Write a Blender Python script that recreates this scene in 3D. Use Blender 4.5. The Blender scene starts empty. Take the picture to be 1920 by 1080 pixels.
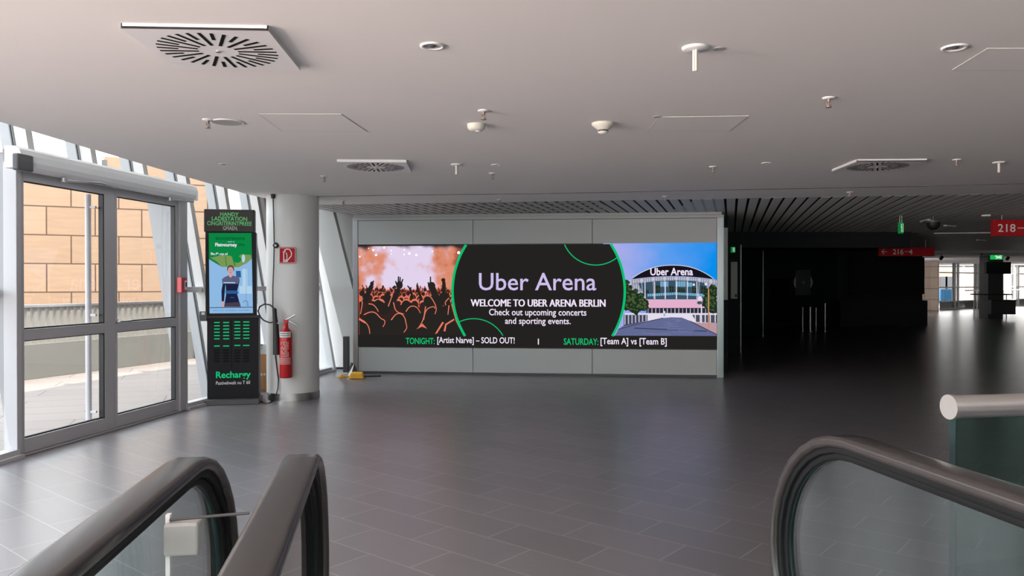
import bpy, math, random
from mathutils import Matrix, Vector
random.seed(7)
SC = bpy.context.scene
COL = SC.collection

# ------------------------------------------------------------------ camera, sky, sun, daylight, added fill lamps, exposure
F, H, HZ = 1450.0, 1.4, 530.0
TH = math.atan((540 - HZ) / F)
cd = bpy.data.cameras.new('camera'); cam = bpy.data.objects.new('camera', cd); COL.objects.link(cam)
cd.sensor_width = 36; cd.lens = F / 1920 * 36; cd.clip_start = 0.05; cd.clip_end = 300
cam.location = (0, 0, H); cam.rotation_euler = (math.pi / 2 - TH, 0, 0)
SC.camera = cam
SC.view_settings.view_transform = 'Standard'; SC.view_settings.look = 'None'
SC.view_settings.gamma = 1; SC.view_settings.use_curve_mapping = False
SC.view_settings.exposure = 0.0

W = bpy.data.worlds.new('sky'); SC.world = W; W.use_nodes = True
bg = W.node_tree.nodes['Background']; bg.inputs[0].default_value = (0.86, 0.93, 1.0, 1); bg.inputs[1].default_value = 6.3
sd = bpy.data.lights.new('sun', 'SUN'); sd.energy = 8.5; sd.angle = 0.01; sd.color = (1, .93, .82)
so = bpy.data.objects.new('sun', sd); COL.objects.link(so)
so.rotation_euler = Vector((0.33, -0.45, 0.94)).to_track_quat('Z', 'Y').to_euler()

def area(name, loc, aim, sx, sy, power, color):
    d = bpy.data.lights.new(name, 'AREA'); d.shape = 'RECTANGLE'; d.size = sx; d.size_y = sy; d.energy = power; d.color = color
    o = bpy.data.objects.new(name, d); COL.objects.link(o); o.location = loc
    o.rotation_euler = Vector(aim).to_track_quat('-Z', 'Y').to_euler()
    return o
near = area('daylight_fill_outside_near_facade', (-5.7, -2.8, 1.2), (1, .02, .05), 8.5, 2.3, 1420, (1, .78, .705)); near.data.spread = 2.35  # added area lamp outside the glazing, standing in for daylight to lift the interior
area('rear_fill_lamp', (0.5, -8.0, 1.3), (0, 1, 0.1), 11, 2.2, 160, (.76, 1, .97))  # added fill lamp inside the solid rear wall; no windows there
area('daylight_through_far_windows', (28.0, 47.5, 1.6), (-.6, -.8, 0), 12, 2.6, 500, (1, .95, .9))

area('far_hall_hidden_fill_lamp', (14.95, 34.0, 1.4), (.55, .83, 0), 3, 1.8, 260, (1, .94, .9))  # added fill lamp hidden behind the solid far side wall, brightens the stone pillars

# ------------------------------------------------------------------ pixel helpers (a photo point carried to the plane it lies on)
def ray(px, py):
    u = (px - 960) / F; v = (540 - py) / F
    return Vector((u, math.cos(TH) + v * math.sin(TH), -math.sin(TH) + v * math.cos(TH)))
EYE = Vector((0, 0, H))
def at_z(px, py, z=0.0):
    d = ray(px, py); return EYE + d * ((z - H) / d.z)
def at_y(px, py, y):
    d = ray(px, py); return EYE + d * (y / d.y)
def on_plane(px, py, p, n):
    d = ray(px, py); return EYE + d * ((p - EYE).dot(n) / d.dot(n))
CZ = 2.443            # ceiling height

# ------------------------------------------------------------------ materials
def srgb(r, g, b):
    f = lambda c: (c / 255 / 12.92) if c <= 10 else ((c / 255 + .055) / 1.055) ** 2.4
    return (f(r), f(g), f(b), 1)
def mat(name, col, rough=.5, metal=0, spec=.5, noise=0, nscale=8, bump=0, coat=0):
    m = bpy.data.materials.new(name); m.use_nodes = True; nt = m.node_tree; b = nt.nodes['Principled BSDF']
    if len(col) == 3: col = (*col, 1)
    b.inputs['Base Color'].default_value = col; b.inputs['Roughness'].default_value = rough
    b.inputs['Metallic'].default_value = metal; b.inputs['Specular IOR Level'].default_value = spec
    b.inputs['Coat Weight'].default_value = coat
    if noise or bump:
        tc = nt.nodes.new('ShaderNodeTexCoord'); nz = nt.nodes.new('ShaderNodeTexNoise'); nz.inputs['Scale'].default_value = nscale
        nz.inputs['Detail'].default_value = 4; nt.links.new(tc.outputs['Object'], nz.inputs['Vector'])
        if noise:
            mp = nt.nodes.new('ShaderNodeMapRange'); mp.inputs[3].default_value = 1 - noise; mp.inputs[4].default_value = 1 + noise
            nt.links.new(nz.outputs[0], mp.inputs[0])
            mx = nt.nodes.new('ShaderNodeMix'); mx.data_type = 'RGBA'; mx.blend_type = 'MULTIPLY'; mx.inputs[0].default_value = 1
            mx.inputs[6].default_value = col; nt.links.new(mp.outputs[0], mx.inputs[7]); nt.links.new(mx.outputs[2], b.inputs['Base Color'])
        if bump:
            bp = nt.nodes.new('ShaderNodeBump'); bp.inputs['Strength'].default_value = bump; bp.inputs['Distance'].default_value = .01
            nt.links.new(nz.outputs[0], bp.inputs['Height']); nt.links.new(bp.outputs[0], b.inputs['Normal'])
    return m
def emis(name, col, strength=1.0):
    m = bpy.data.materials.new(name); m.use_nodes = True; nt = m.node_tree; nt.nodes.clear()
    e = nt.nodes.new('ShaderNodeEmission'); o = nt.nodes.new('ShaderNodeOutputMaterial'); nt.links.new(e.outputs[0], o.inputs[0])
    e.inputs[0].default_value = col; e.inputs[1].default_value = strength
    return m
def glass(name, tint, refl=1.0, f0=.04):
    m = bpy.data.materials.new(name); m.use_nodes = True; nt = m.node_tree; nt.nodes.clear()
    N = nt.nodes.new; L = nt.links.new
    t = N('ShaderNodeBsdfTransparent'); t.inputs[0].default_value = (*tint, 1)
    g = N('ShaderNodeBsdfGlossy'); g.inputs['Roughness'].default_value = .02
    lw = N('ShaderNodeLayerWeight'); lw.inputs[0].default_value = .5
    p = N('ShaderNodeMath'); p.operation = 'POWER'; p.inputs[1].default_value = 5; L(lw.outputs['Facing'], p.inputs[0])
    a = N('ShaderNodeMath'); a.operation = 'MULTIPLY_ADD'; a.inputs[1].default_value = (1 - f0) * refl; a.inputs[2].default_value = f0 * refl
    L(p.outputs[0], a.inputs[0])
    mx = N('ShaderNodeMixShader'); L(a.outputs[0], mx.inputs[0]); L(t.outputs[0], mx.inputs[1]); L(g.outputs[0], mx.inputs[2])
    o = N('ShaderNodeOutputMaterial'); L(mx.outputs[0], o.inputs[0])
    return m
def brick_mat(name, c1, c2, cm, bw, rh, mortar, rot=0, off=(0, 0), rough=.4, spec=.5, axes='XY', bump=.3, freq=.5, streak=0, wave=0):
    m = bpy.data.materials.new(name); m.use_nodes = True; nt = m.node_tree; b = nt.nodes['Principled BSDF']; N = nt.nodes.new; L = nt.links.new
    tc = N('ShaderNodeTexCoord'); mp = N('ShaderNodeMapping'); L(tc.outputs['Object'], mp.inputs[0])
    mp.inputs['Rotation'].default_value = (0, 0, rot); mp.inputs['Location'].default_value = (*off, 0)
    br = N('ShaderNodeTexBrick'); br.inputs['Scale'].default_value = 1; br.inputs['Brick Width'].default_value = bw; br.inputs['Row Height'].default_value = rh
    br.inputs['Mortar Size'].default_value = mortar; br.inputs['Mortar Smooth'].default_value = .1; br.offset = freq; br.inputs['Bias'].default_value = 0
    src = mp.outputs[0]
    if axes == 'XZ':
        sp = N('ShaderNodeSeparateXYZ'); cb = N('ShaderNodeCombineXYZ'); L(src, sp.inputs[0]); L(sp.outputs[0], cb.inputs[0]); L(sp.outputs[2], cb.inputs[1]); src = cb.outputs[0]
    L(src, br.inputs['Vector'])
    br.inputs['Color1'].default_value = (*c1, 1); br.inputs['Color2'].default_value = (*c2, 1); br.inputs['Mortar'].default_value = (*cm, 1)
    nz = N('ShaderNodeTexNoise'); nz.inputs['Scale'].default_value = 3; nz.inputs['Detail'].default_value = 5
    if streak or wave:
        m2 = N('ShaderNodeMapping'); L(src, m2.inputs[0]); m2.inputs['Scale'].default_value = (1.2, 9, 1) if streak else (.8, 5, 1); m2.inputs['Rotation'].default_value = (0, 0, .12 if wave else 0)
        L(m2.outputs[0], nz.inputs['Vector'])
    else: L(src, nz.inputs['Vector'])
    r = N('ShaderNodeMapRange'); r.inputs[3].default_value = .86; r.inputs[4].default_value = 1.14; L(nz.outputs[0], r.inputs[0])
    mx = N('ShaderNodeMix'); mx.data_type = 'RGBA'; mx.blend_type = 'MULTIPLY'; mx.inputs[0].default_value = 1
    L(br.outputs['Color'], mx.inputs[6]); L(r.outputs[0], mx.inputs[7]); L(mx.outputs[2], b.inputs['Base Color'])
    b.inputs['Roughness'].default_value = rough; b.inputs['Specular IOR Level'].default_value = spec
    if streak:
        rr = N('ShaderNodeMapRange'); rr.inputs[1].default_value = .3; rr.inputs[2].default_value = .7; rr.inputs[3].default_value = rough * .92; rr.inputs[4].default_value = rough * 1.12
        L(nz.outputs[0], rr.inputs[0]); L(rr.outputs[0], b.inputs['Roughness'])
    if bump:
        iv = N('ShaderNodeMath'); iv.operation = 'SUBTRACT'; iv.inputs[0].default_value = 1; L(br.outputs['Fac'], iv.inputs[1])
        bp = N('ShaderNodeBump'); bp.inputs['Strength'].default_value = bump; bp.inputs['Distance'].default_value = .004; L(iv.outputs[0], bp.inputs['Height'])
        L(bp.outputs[0], b.inputs['Normal'])
    return m

M = {}
M['tile'] = brick_mat('slate_floor_tile', (.158, .144, .150), (.186, .169, .177), (.30, .285, .285), .6, .29, .0035, rot=math.radians(39.5), off=(.1, -.285), rough=.30, spec=.85, streak=1, bump=.12)
M['deck'] = brick_mat('pale_terrace_paving', (.215, .184, .170), (.24, .206, .19), (.12, .105, .095), 1.5, .5, .008, rot=math.radians(-20), rough=.7, spec=.3, streak=1)
M['stone'] = brick_mat('sandstone_blocks', (.25, .167, .112), (.275, .186, .128), (.08, .048, .033), .9, .6, .014, rough=.8, spec=.2, axes='XZ', wave=1)
M['farstone'] = brick_mat('pale_stone_blocks', (.42, .35, .3), (.46, .385, .33), (.25, .21, .17), 1.6, .55, .02, rough=.6, axes='XZ')
M['ceiling'] = mat('white_ceiling_paint', (.80, .78, .77), .85, noise=.02, nscale=.6)
M['slat'] = mat('pale_slat_paint', (.27, .255, .23), .5)
M['fin'] = mat('white_outer_fin', (.31, .31, .32), .5)
M['mullion'] = mat('warm_white_mullion_paint', (.56, .53, .515), .5)
M['white'] = mat('white_painted_metal', (.78, .78, .79), .45)
M['whitewall'] = mat('white_wall_paint', (.74, .73, .71), .7, noise=.03, nscale=1.5)
M['brightwall'] = mat('bright_white_wall_paint', (.88, .87, .85), .7)
M['panel'] = mat('grey_wall_panel', (.46, .47, .46), .42, noise=.03, nscale=.8)
M['grey'] = mat('grey_door_metal', (.52, .51, .535), .45)
M['dgrey'] = mat('dark_grey_metal', (.07, .07, .075), .4)
M['black'] = mat('black_gasket', (.012, .012, .013), .5)
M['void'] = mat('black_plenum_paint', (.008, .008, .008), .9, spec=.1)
M['darkwall'] = mat('shade_painted_near_black', (.016, .018, .022), .6, spec=.25)  # darkness of the unlit zone put into the surface colour
M['darkwall2'] = mat('shade_painted_charcoal', (.035, .036, .042), .6, spec=.25)  # slightly lighter colour, also holding the dark hall's shade
M['lat'] = mat('grey_lattice_paint', (.42, .42, .41), .6)
M['steel'] = mat('brushed_steel', (.56, .54, .53), .28, 1, noise=.06, nscale=30)
M['rail_steel'] = mat('satin_stainless', (.80, .76, .73), .33, 1)
M['alu'] = mat('aluminium', (.5, .5, .52), .3, .8)
M['rubber'] = mat('black_handrail_rubber', (.036, .032, .032), .25, spec=.55, noise=.08, nscale=12)
M['guide'] = mat('dark_handrail_guide', (.008, .009, .01), .55, 0, .2)
M['edge'] = mat('green_glass_edge', (.008, .03, .03), .3)
M['glass'] = glass('window_glass', (.93, .95, .94), 1.0)
M['doorglass'] = glass('door_glass', (.92, .92, .90), 1.3)
M['balglass'] = glass('balustrade_glass', (.80, .86, .86), 1.6, .05)
M['guardglass'] = glass('guard_glass_green', (.55, .72, .68), 1.0)
M['red'] = mat('red_enamel', (.52, .010, .015), .3, coat=.2)
M['redsign'] = mat('red_sign', (.45, .015, .022), .6, spec=.2)
M['ink'] = mat('white_ink', (.85, .84, .82), .6)
M['inkpink'] = mat('pale_print', (.75, .45, .42), .6)
M['cream'] = mat('cream_plastic', (.70, .68, .60), .5)
M['chrome'] = mat('chrome', (.7, .68, .66), .2, 1)
M['brass'] = mat('dull_sprinkler_metal', (.30, .24, .22), .45, .6)
M['yellow'] = mat('yellow_plastic', (.80, .42, .03), .4)
M['wood'] = mat('orange_wood', (.62, .33, .14), .5, noise=.15, nscale=6)
M['kiosk'] = mat('black_kiosk_metal', (.006, .006, .009), .5, spec=.25)
M['kioskhead'] = mat('brown_black_header', (.05, .042, .04), .5, spec=.3)
M['cable'] = mat('black_cable', (.02, .018, .02), .5)
M['blue'] = mat('blue_container', (.012, .16, .33), .5)
M['peach'] = mat('peach_render', (.42, .28, .2), .8)
M['concrete'] = mat('concrete', (.17, .17, .16), .8, noise=.12, nscale=2)
M['lens'] = mat('downlight_reflector', (.62, .6, .58), .25, .6)
M['step'] = mat('escalator_step', (.16, .16, .165), .45, .6)
M['paper'] = mat('paper_label', (.8, .8, .78), .7)
M['knob'] = mat('white_knob', (.8, .8, .8), .4)

# ------------------------------------------------------------------ mesh builder
class MB:
    def __init__(s): s.v = []; s.f = []; s.m = []; s.sm = []
    def add(s, vs, fs, mi=0, T=None, smooth=False):
        o = len(s.v)
        for p in vs:
            p = Vector(p); s.v.append(tuple(T @ p if T else p))
        for f in fs: s.f.append([o + i for i in f]); s.m.append(mi); s.sm.append(smooth)
        return s
    def box(s, a, b, mi=0, T=None):
        x0, y0, z0 = a; x1, y1, z1 = b
        return s.add([(x0, y0, z0), (x1, y0, z0), (x1, y1, z0), (x0, y1, z0), (x0, y0, z1), (x1, y0, z1), (x1, y1, z1), (x0, y1, z1)],
              [(0, 3, 2, 1), (4, 5, 6, 7), (0, 1, 5, 4), (1, 2, 6, 5), (2, 3, 7, 6), (3, 0, 4, 7)], mi, T)
    def hexa(s, p, mi=0):   # 8 corners, bottom four then top four
        return s.add(p, [(0, 3, 2, 1), (4, 5, 6, 7), (0, 1, 5, 4), (1, 2, 6, 5), (2, 3, 7, 6), (3, 0, 4, 7)], mi)
    def poly(s, pts, mi=0, T=None): return s.add(pts, [tuple(range(len(pts)))], mi, T)
    def prism(s, pts, z0, z1, mi=0, T=None, smooth=False):
        n = len(pts)
        vs = [(x, y, z0) for x, y in pts] + [(x, y, z1) for x, y in pts]
        s.add(vs, [tuple(range(n - 1, -1, -1)), tuple(range(n, 2 * n))], mi, T)
        return s.add(vs, [(i, (i + 1) % n, n + (i + 1) % n, n + i) for i in range(n)], mi, T, smooth)
    def cyl(s, c, r, h, mi=0, n=20, T=None, r2=None):
        r2 = r if r2 is None else r2
        A = [(math.cos(2 * math.pi * i / n), math.sin(2 * math.pi * i / n)) for i in range(n)]
        vs = [(c[0] + r * x, c[1] + r * y, c[2]) for x, y in A] + [(c[0] + r2 * x, c[1] + r2 * y, c[2] + h) for x, y in A]
        s.add(vs, [(i, (i + 1) % n, n + (i + 1) % n, n + i) for i in range(n)], mi, T, True)
        return s.add(vs, [tuple(range(n - 1, -1, -1)), tuple(range(n, 2 * n))], mi, T)
    def lathe(s, prof, mi=0, n=24, T=None):
        vs = []; fs = []
        for r, z in prof:
            for i in range(n): vs.append((r * math.cos(2 * math.pi * i / n), r * math.sin(2 * math.pi * i / n), z))
        for k in range(len(prof) - 1):
            for i in range(n):
                j = (i + 1) % n; fs.append((k * n + i, k * n + j, (k + 1) * n + j, (k + 1) * n + i))
        return s.add(vs, fs, mi, T, True)
    def tube(s, path, r, mi=0, n=10, caps=True):
        return s.sweep(path, [(r * math.cos(2 * math.pi * i / n), r * math.sin(2 * math.pi * i / n)) for i in range(n)], mi, caps=caps)
    def sweep(s, path, prof, mi=0, side=None, caps=True):
        P = [Vector(p) for p in path]; n = len(prof); vs = []; fs = []
        up0 = side
        for i, p in enumerate(P):
            t = (P[min(i + 1, len(P) - 1)] - P[max(i - 1, 0)]).normalized()
            if side is None:
                if up0 is None:
                    a = Vector((0, 0, 1)) if abs(t.z) < .9 else Vector((1, 0, 0)); a = t.cross(a).normalized()
                else: a = (up0 - t * up0.dot(t)).normalized()
                up0 = a
            else: a = (Vector(side) - t * Vector(side).dot(t)).normalized()
            b = a.cross(t).normalized()
            for x, y in prof: vs.append(p + a * x + b * y)
        for k in range(len(P) - 1):
            for i in range(n):
                j = (i + 1) % n; fs.append((k * n + i, k * n + j, (k + 1) * n + j, (k + 1) * n + i))
        s.add(vs, fs, mi, None, True)
        if caps:
            L = (len(P) - 1) * n; s.add(vs, [tuple(range(n - 1, -1, -1)), tuple(range(L, L + n))], mi)
        return s
    def ball(s, c, r, mi=0, n=14, sz=1.0):
        prof = [(max(1e-4, r * math.sin(math.pi * k / 10)), -r * sz * math.cos(math.pi * k / 10)) for k in range(11)]
        return s.lathe(prof, mi, n, Matrix.Translation(c))
    def text(s, body, T, box, mi=0, bold=.012, twice=False):
        if 'M' in body and bold > .002: bold, twice = .001, True   # lettering fitted into box=(x0, y0, x1, y1) of the plane T
        c = bpy.data.curves.new('t', 'FONT'); c.body = body; c.offset = bold; c.resolution_u = 3
        o = bpy.data.objects.new('t', c); me = bpy.data.meshes.new_from_object(o)
        V = [v.co.copy() for v in me.vertices]; PF = [tuple(p.vertices) for p in me.polygons]
        bpy.data.objects.remove(o); bpy.data.curves.remove(c); bpy.data.meshes.remove(me)
        if not V: return s
        ax0, ax1 = min(v.x for v in V), max(v.x for v in V); ay0, ay1 = min(v.y for v in V), max(v.y for v in V)
        x0, y0, x1, y1 = box
        if twice:   # a heavier weight for letters whose strokes cross: two passes a hair apart
            e = (x1 - x0) * .0022; s.text(body, T, (x0 - e, y0, x1 - e, y1), mi, bold, False); x0, x1 = x0 + e, x1 + e
        return s.add([((v.x - ax0) / (ax1 - ax0) * (x1 - x0) + x0, (v.y - ay0) / (ay1 - ay0) * (y1 - y0) + y0, 0) for v in V], PF, mi, T)
    def build(s, name, mats, parent=None, kind=None, bevel=0, label=None, loc=None):
        me = bpy.data.meshes.new(name); me.from_pydata(s.v, [], s.f)
        if not isinstance(mats, (list, tuple)): mats = [mats]
        for m in mats: me.materials.append(m)
        me.polygons.foreach_set('material_index', s.m); me.polygons.foreach_set('use_smooth', s.sm); me.update()
        o = bpy.data.objects.new(name, me); COL.objects.link(o)
        if parent: o.parent = parent
        if kind: o['kind'] = kind
        if label: o['label'] = label
        if loc: o.location = loc
        if bevel:
            b = o.modifiers.new('bevel', 'BEVEL'); b.width = bevel; b.segments = 2; b.limit_method = 'ANGLE'; b.angle_limit = .7
        return o
def tag(o, label, cat, group=None, kind=None):
    o['label'] = label; o['category'] = cat
    if group: o['group'] = group
    if kind: o['kind'] = kind
    return o
def thing(name, label, cat, loc=(0, 0, 0), rz=0, group=None, kind=None):
    o = bpy.data.objects.new(name, None); COL.objects.link(o); o.location = loc; o.rotation_euler = (0, 0, rz); o.empty_display_size = .1
    return tag(o, label, cat, group, kind)
def struct_root(name, loc=(0, 0, 0), rz=0):
    o = bpy.data.objects.new(name, None); COL.objects.link(o); o.location = loc; o.rotation_euler = (0, 0, rz); o['kind'] = 'structure'; return o
def dup(root, loc, rz=None, label=None, group=None, scale=None):
    r = root.copy(); COL.objects.link(r); r.location = loc
    if rz is not None: r.rotation_euler = (0, 0, rz)
    if label: r['label'] = label
    if group: r['group'] = group
    if scale: r.scale = (scale,) * 3
    for ch in list(root.children):
        c = ch.copy(); COL.objects.link(c); c.parent = r
        for g in ch.children:
            d = g.copy(); COL.objects.link(d); d.parent = c
    return r
RX90 = Matrix.Rotation(math.pi / 2, 4, 'X')    # XY drawing plane -> upright XZ plane facing -Y
def basis(o, ex, ey, ez): # plane frame
    m = Matrix.Identity(4)
    for i, e in enumerate((ex, ey, ez)):
        for k in range(3): m[k][i] = e[k]
    for k in range(3): m[k][3] = o[k]
    return m

# ------------------------------------------------------------------ FLOOR, CEILING, ROOF
mb = MB()
FLOOR = [(-4.6, 1.3), (1.12, 1.3), (1.12, 2.02), (4.5, 2.59), (36, 2.59), (36, 52), (-2.2, 52), (-2.6, 13.2), (-2.87, 12.3), (-3.63, 8.5), (-3.99, 6.18), (-4.3, 3.2)]
mb.prism(FLOOR, -.25, 0)
mb.prism([(-4.6, -8), (-2.3, -8), (-2.3, 1.3), (-4.6, 1.3)], -.25, 0); mb.prism([(4.5, -8), (36, -8), (36, 2.59), (4.5, 2.59)], -.25, 0)
mb.build('floor', M['tile'], kind='structure')
MB().box((-6, -12, -4.8), (36, 4, -4.6)).build('floor_lower', M['tile'], kind='structure')
e1, e2, e3 = (-2.62, 10.37), (1.75, 9.76), (6.0, 9.06)
mb = MB()
mb.prism([(-3.5, -8), (36, -8), (36, 4.1), e3, e2, e1, (-2.88, 10.42), (-3.12, 9.17), (-3.22, 7.46), (-3.30, 5.6), (-3.38, 3)], CZ, CZ + .14)
mb.build('ceiling', M['ceiling'], kind='structure')
# shadow gap one metre before the ceiling's edge
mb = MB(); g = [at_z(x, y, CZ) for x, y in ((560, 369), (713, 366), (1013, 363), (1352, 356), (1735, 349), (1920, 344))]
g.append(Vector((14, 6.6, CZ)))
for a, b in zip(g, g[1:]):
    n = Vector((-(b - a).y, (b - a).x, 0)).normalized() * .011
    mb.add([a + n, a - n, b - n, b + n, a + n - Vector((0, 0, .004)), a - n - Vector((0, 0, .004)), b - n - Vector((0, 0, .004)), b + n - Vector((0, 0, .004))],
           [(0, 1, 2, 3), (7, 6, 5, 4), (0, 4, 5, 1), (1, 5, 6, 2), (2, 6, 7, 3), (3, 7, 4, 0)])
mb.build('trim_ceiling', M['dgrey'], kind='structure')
MB().prism([(-5.0, -9), (37, -9), (37, 60), (-3.2, 60), (-3.2, 13), (-4.35, 8.5), (-4.8, 6)], 4.6, 4.9).build('roof_slab', M['whitewall'], kind='structure')
# plenum soffit above the lattice
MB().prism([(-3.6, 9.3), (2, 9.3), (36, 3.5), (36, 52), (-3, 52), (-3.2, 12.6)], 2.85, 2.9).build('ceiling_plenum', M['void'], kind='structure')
# lattice: rows of short cross blades with open gaps between the rows
hd = math.radians(15.8); A = Vector((math.sin(hd), math.cos(hd), 0)); B = Vector((math.cos(hd), -math.sin(hd), 0))
mb = MB(); po, pb = .085, .14
def in_lat(p):
    x, y = p.x, p.y
    edge = 10.0 - (x + 0.0) * .14 if x < 1.75 else 9.76 - (x - 1.75) * .165
    if x < 1.75: edge = 10.37 - (x + 2.62) * .1396
    if y < edge + .02 or x > 30: return False
    if x < 3.1 and y > 11.93 - (x + 2.43) * .096 + .35: return False
    if x < -2.88 + (y - 10.42) * .19: return False
    if y > 16 and x < 8.2 + (y - 16) * .5: return False
    return y < 27
for i in range(-40, 240):
    for j in range(60, 330):
        p = B * (i * pb) + A * (j * po)
        if not in_lat(p): continue
        d = (p.x / max(p.y, 1))
        if d > .78: continue
        T = Matrix.Translation((p.x, p.y, CZ)) @ Matrix.Rotation(-hd, 4, 'Z')
        hw = .046 if p.x < 1.2 else .054
        mb.box((-hw, -.038, 0), (hw, .038, .005), 0, T)
for j in range(15, 80):
    for i in range(-13, 75):
        p = B * ((i + .5) * pb * 3) + A * ((j + .5) * po * 4)
        if not in_lat(p) or p.x > 1.2: continue
        T = Matrix.Translation((p.x, p.y, CZ + .007)) @ Matrix.Rotation(-hd, 4, 'Z')
        mb.box((-pb * 1.5, -po * .95, 0), (pb * 1.5, po * .95, .004), 0, T)
mb.build('ceiling_lattice', M['lat'], kind='structure')
# far hall ceiling and dark soffit
MB().prism([(13.5, 27), (36, 27), (36, 52), (13.5, 52)], CZ, CZ + .1).build('ceiling_far', M['ceiling'], kind='structure')
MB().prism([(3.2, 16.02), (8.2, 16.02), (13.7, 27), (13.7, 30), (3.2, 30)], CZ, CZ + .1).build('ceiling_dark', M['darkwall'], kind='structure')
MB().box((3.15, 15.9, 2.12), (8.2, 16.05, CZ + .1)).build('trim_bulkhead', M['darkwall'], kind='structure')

# ------------------------------------------------------------------ SCREEN WALL
WL, WR = Vector((-2.43, 11.93, 0)), Vector((3.09, 11.40, 0))
wx = (WR - WL).normalized(); wn = Vector((wx.y, -wx.x, 0)); WLEN = (WR - WL).length; WTOP = 2.40
wrot = math.atan2(wx.y, wx.x)
def wp(px, py, off=0.0):   # photo point on the wall plane -> (along, up)
    p = on_plane(px, py, WL + wn * off, wn); return ((p - WL).dot(wx), p.z)
u0, v1 = wp(671.5, 461); u1, v0 = wp(1344, 654.5); _, v0b = wp(672, 649.5)
v0 = (v0 + v0b) / 2; v1 = (v1 + wp(1344, 456)[1]) / 2
sA = wp(887, 600)[0]; sB = wp(1110.5, 600)[0]
root = struct_root('wall_back', WL, wrot)
mb = MB(); mb.box((0, .03, 0), (WLEN, .40, CZ)); mb.box((0, .0, WTOP), (WLEN, .03, CZ), 1); mb.build('wall_core', [M['dgrey'], M['panel']], root)
mb = MB(); g = .004
for a, b in ((u0, sA), (sA, sB), (sB, u1)):
    mb.box((a + g, -.01, .035), (b - g, .03, v0 - .012)); mb.box((a + g, -.01, v1 + .012), (b - g, .03, WTOP - .05))
mb.build('wall_panel', M['panel'], root, bevel=.002)
mb = MB(); mb.box((-.02, -.012, .0), (u0 - g, .03, WTOP)); mb.box((u1 + g, -.012, .0), (WLEN + .02, .03, WTOP)); mb.build('corner_post', M['alu'], root, bevel=.003)
mb = MB(); mb.box((-.02, -.03, WTOP - .045), (WLEN + .02, .05, WTOP)); mb.build('top_rail', M['panel'], root, bevel=.004)
mb = MB(); mb.box((0, .005, 0), (WLEN, .03, .03)); mb.build('plinth', M['dgrey'], root)
mb = MB(); mb.box((WLEN, .0, 0), (WLEN + .03, .42, WTOP)); mb.build('wall_end', M['alu'], root)

# LED display ---------------------------------------------------------------
led = thing('led_display', 'very wide lit display panel with welcome message set in the grey wall', 'display', WL, wrot)
mb = MB(); f = .012
mb.box((u0, -.02, v0), (u1, .02, v1)); mb.build('display_housing', M['black'], led)
DT = Matrix.Translation((0, -.021, 0)) @ RX90
def dl(k): return Matrix.Translation((0, -.021 - .0008 * k, 0)) @ RX90
def P(px, py): return wp(px, py, .021)
class Pic(MB):
    """flat picture content in the display's own plane"""
    def __init__(s, conv, layer, clip=None): super().__init__(); s.c = conv; s.l = layer
    def q(s, pts, mi, k): return s.poly([(*s.c(x, y), 0) for x, y in pts][::-1], mi, s.l(k))
    def ell(s, cx, cy, rx, ry, mi, k, n=20, a0=0, a1=6.2832):
        return s.q([(cx + rx * math.cos(a0 + (a1 - a0) * i / n), cy + ry * math.sin(a0 + (a1 - a0) * i / n)) for i in range(n)], mi, k)
    def rib(s, pts, w, mi, k, w2=None):
        w2 = w if w2 is None else w2; n = len(pts); L = []; R = []
        for i, (x, y) in enumerate(pts):
            a = pts[max(i - 1, 0)]; b = pts[min(i + 1, n - 1)]; dx, dy = b[0] - a[0], b[1] - a[1]; l = math.hypot(dx, dy) or 1
            ww = (w + (w2 - w) * i / (n - 1)) / 2; L.append((x - dy / l * ww, y + dx / l * ww)); R.append((x + dy / l * ww, y - dx / l * ww))
        for i in range(n - 1): s.q([L[i], L[i + 1], R[i + 1], R[i]], mi, k)
        return s
    def txt(s, body, x0, y0, x1, y1, mi, k, bold=.01):
        a = s.c(x0, y1); b = s.c(x1, y0); return s.text(body, s.l(k), (a[0], a[1], b[0], b[1]), mi, bold)
def arc(cx, cy, r, a0, a1, n=40): return [(cx + r * math.cos(math.radians(a0 + (a1 - a0) * i / n)), cy + r * math.sin(math.radians(a0 + (a1 - a0) * i / n))) for i in range(n + 1)]
E_dark = emis('screen_dark', srgb(36, 34, 32)); E_green = emis('screen_green', srgb(10, 190, 112)); E_white = emis('screen_white', srgb(242, 230, 250)); E_lav = emis('screen_lavender', srgb(205, 190, 235))

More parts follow.
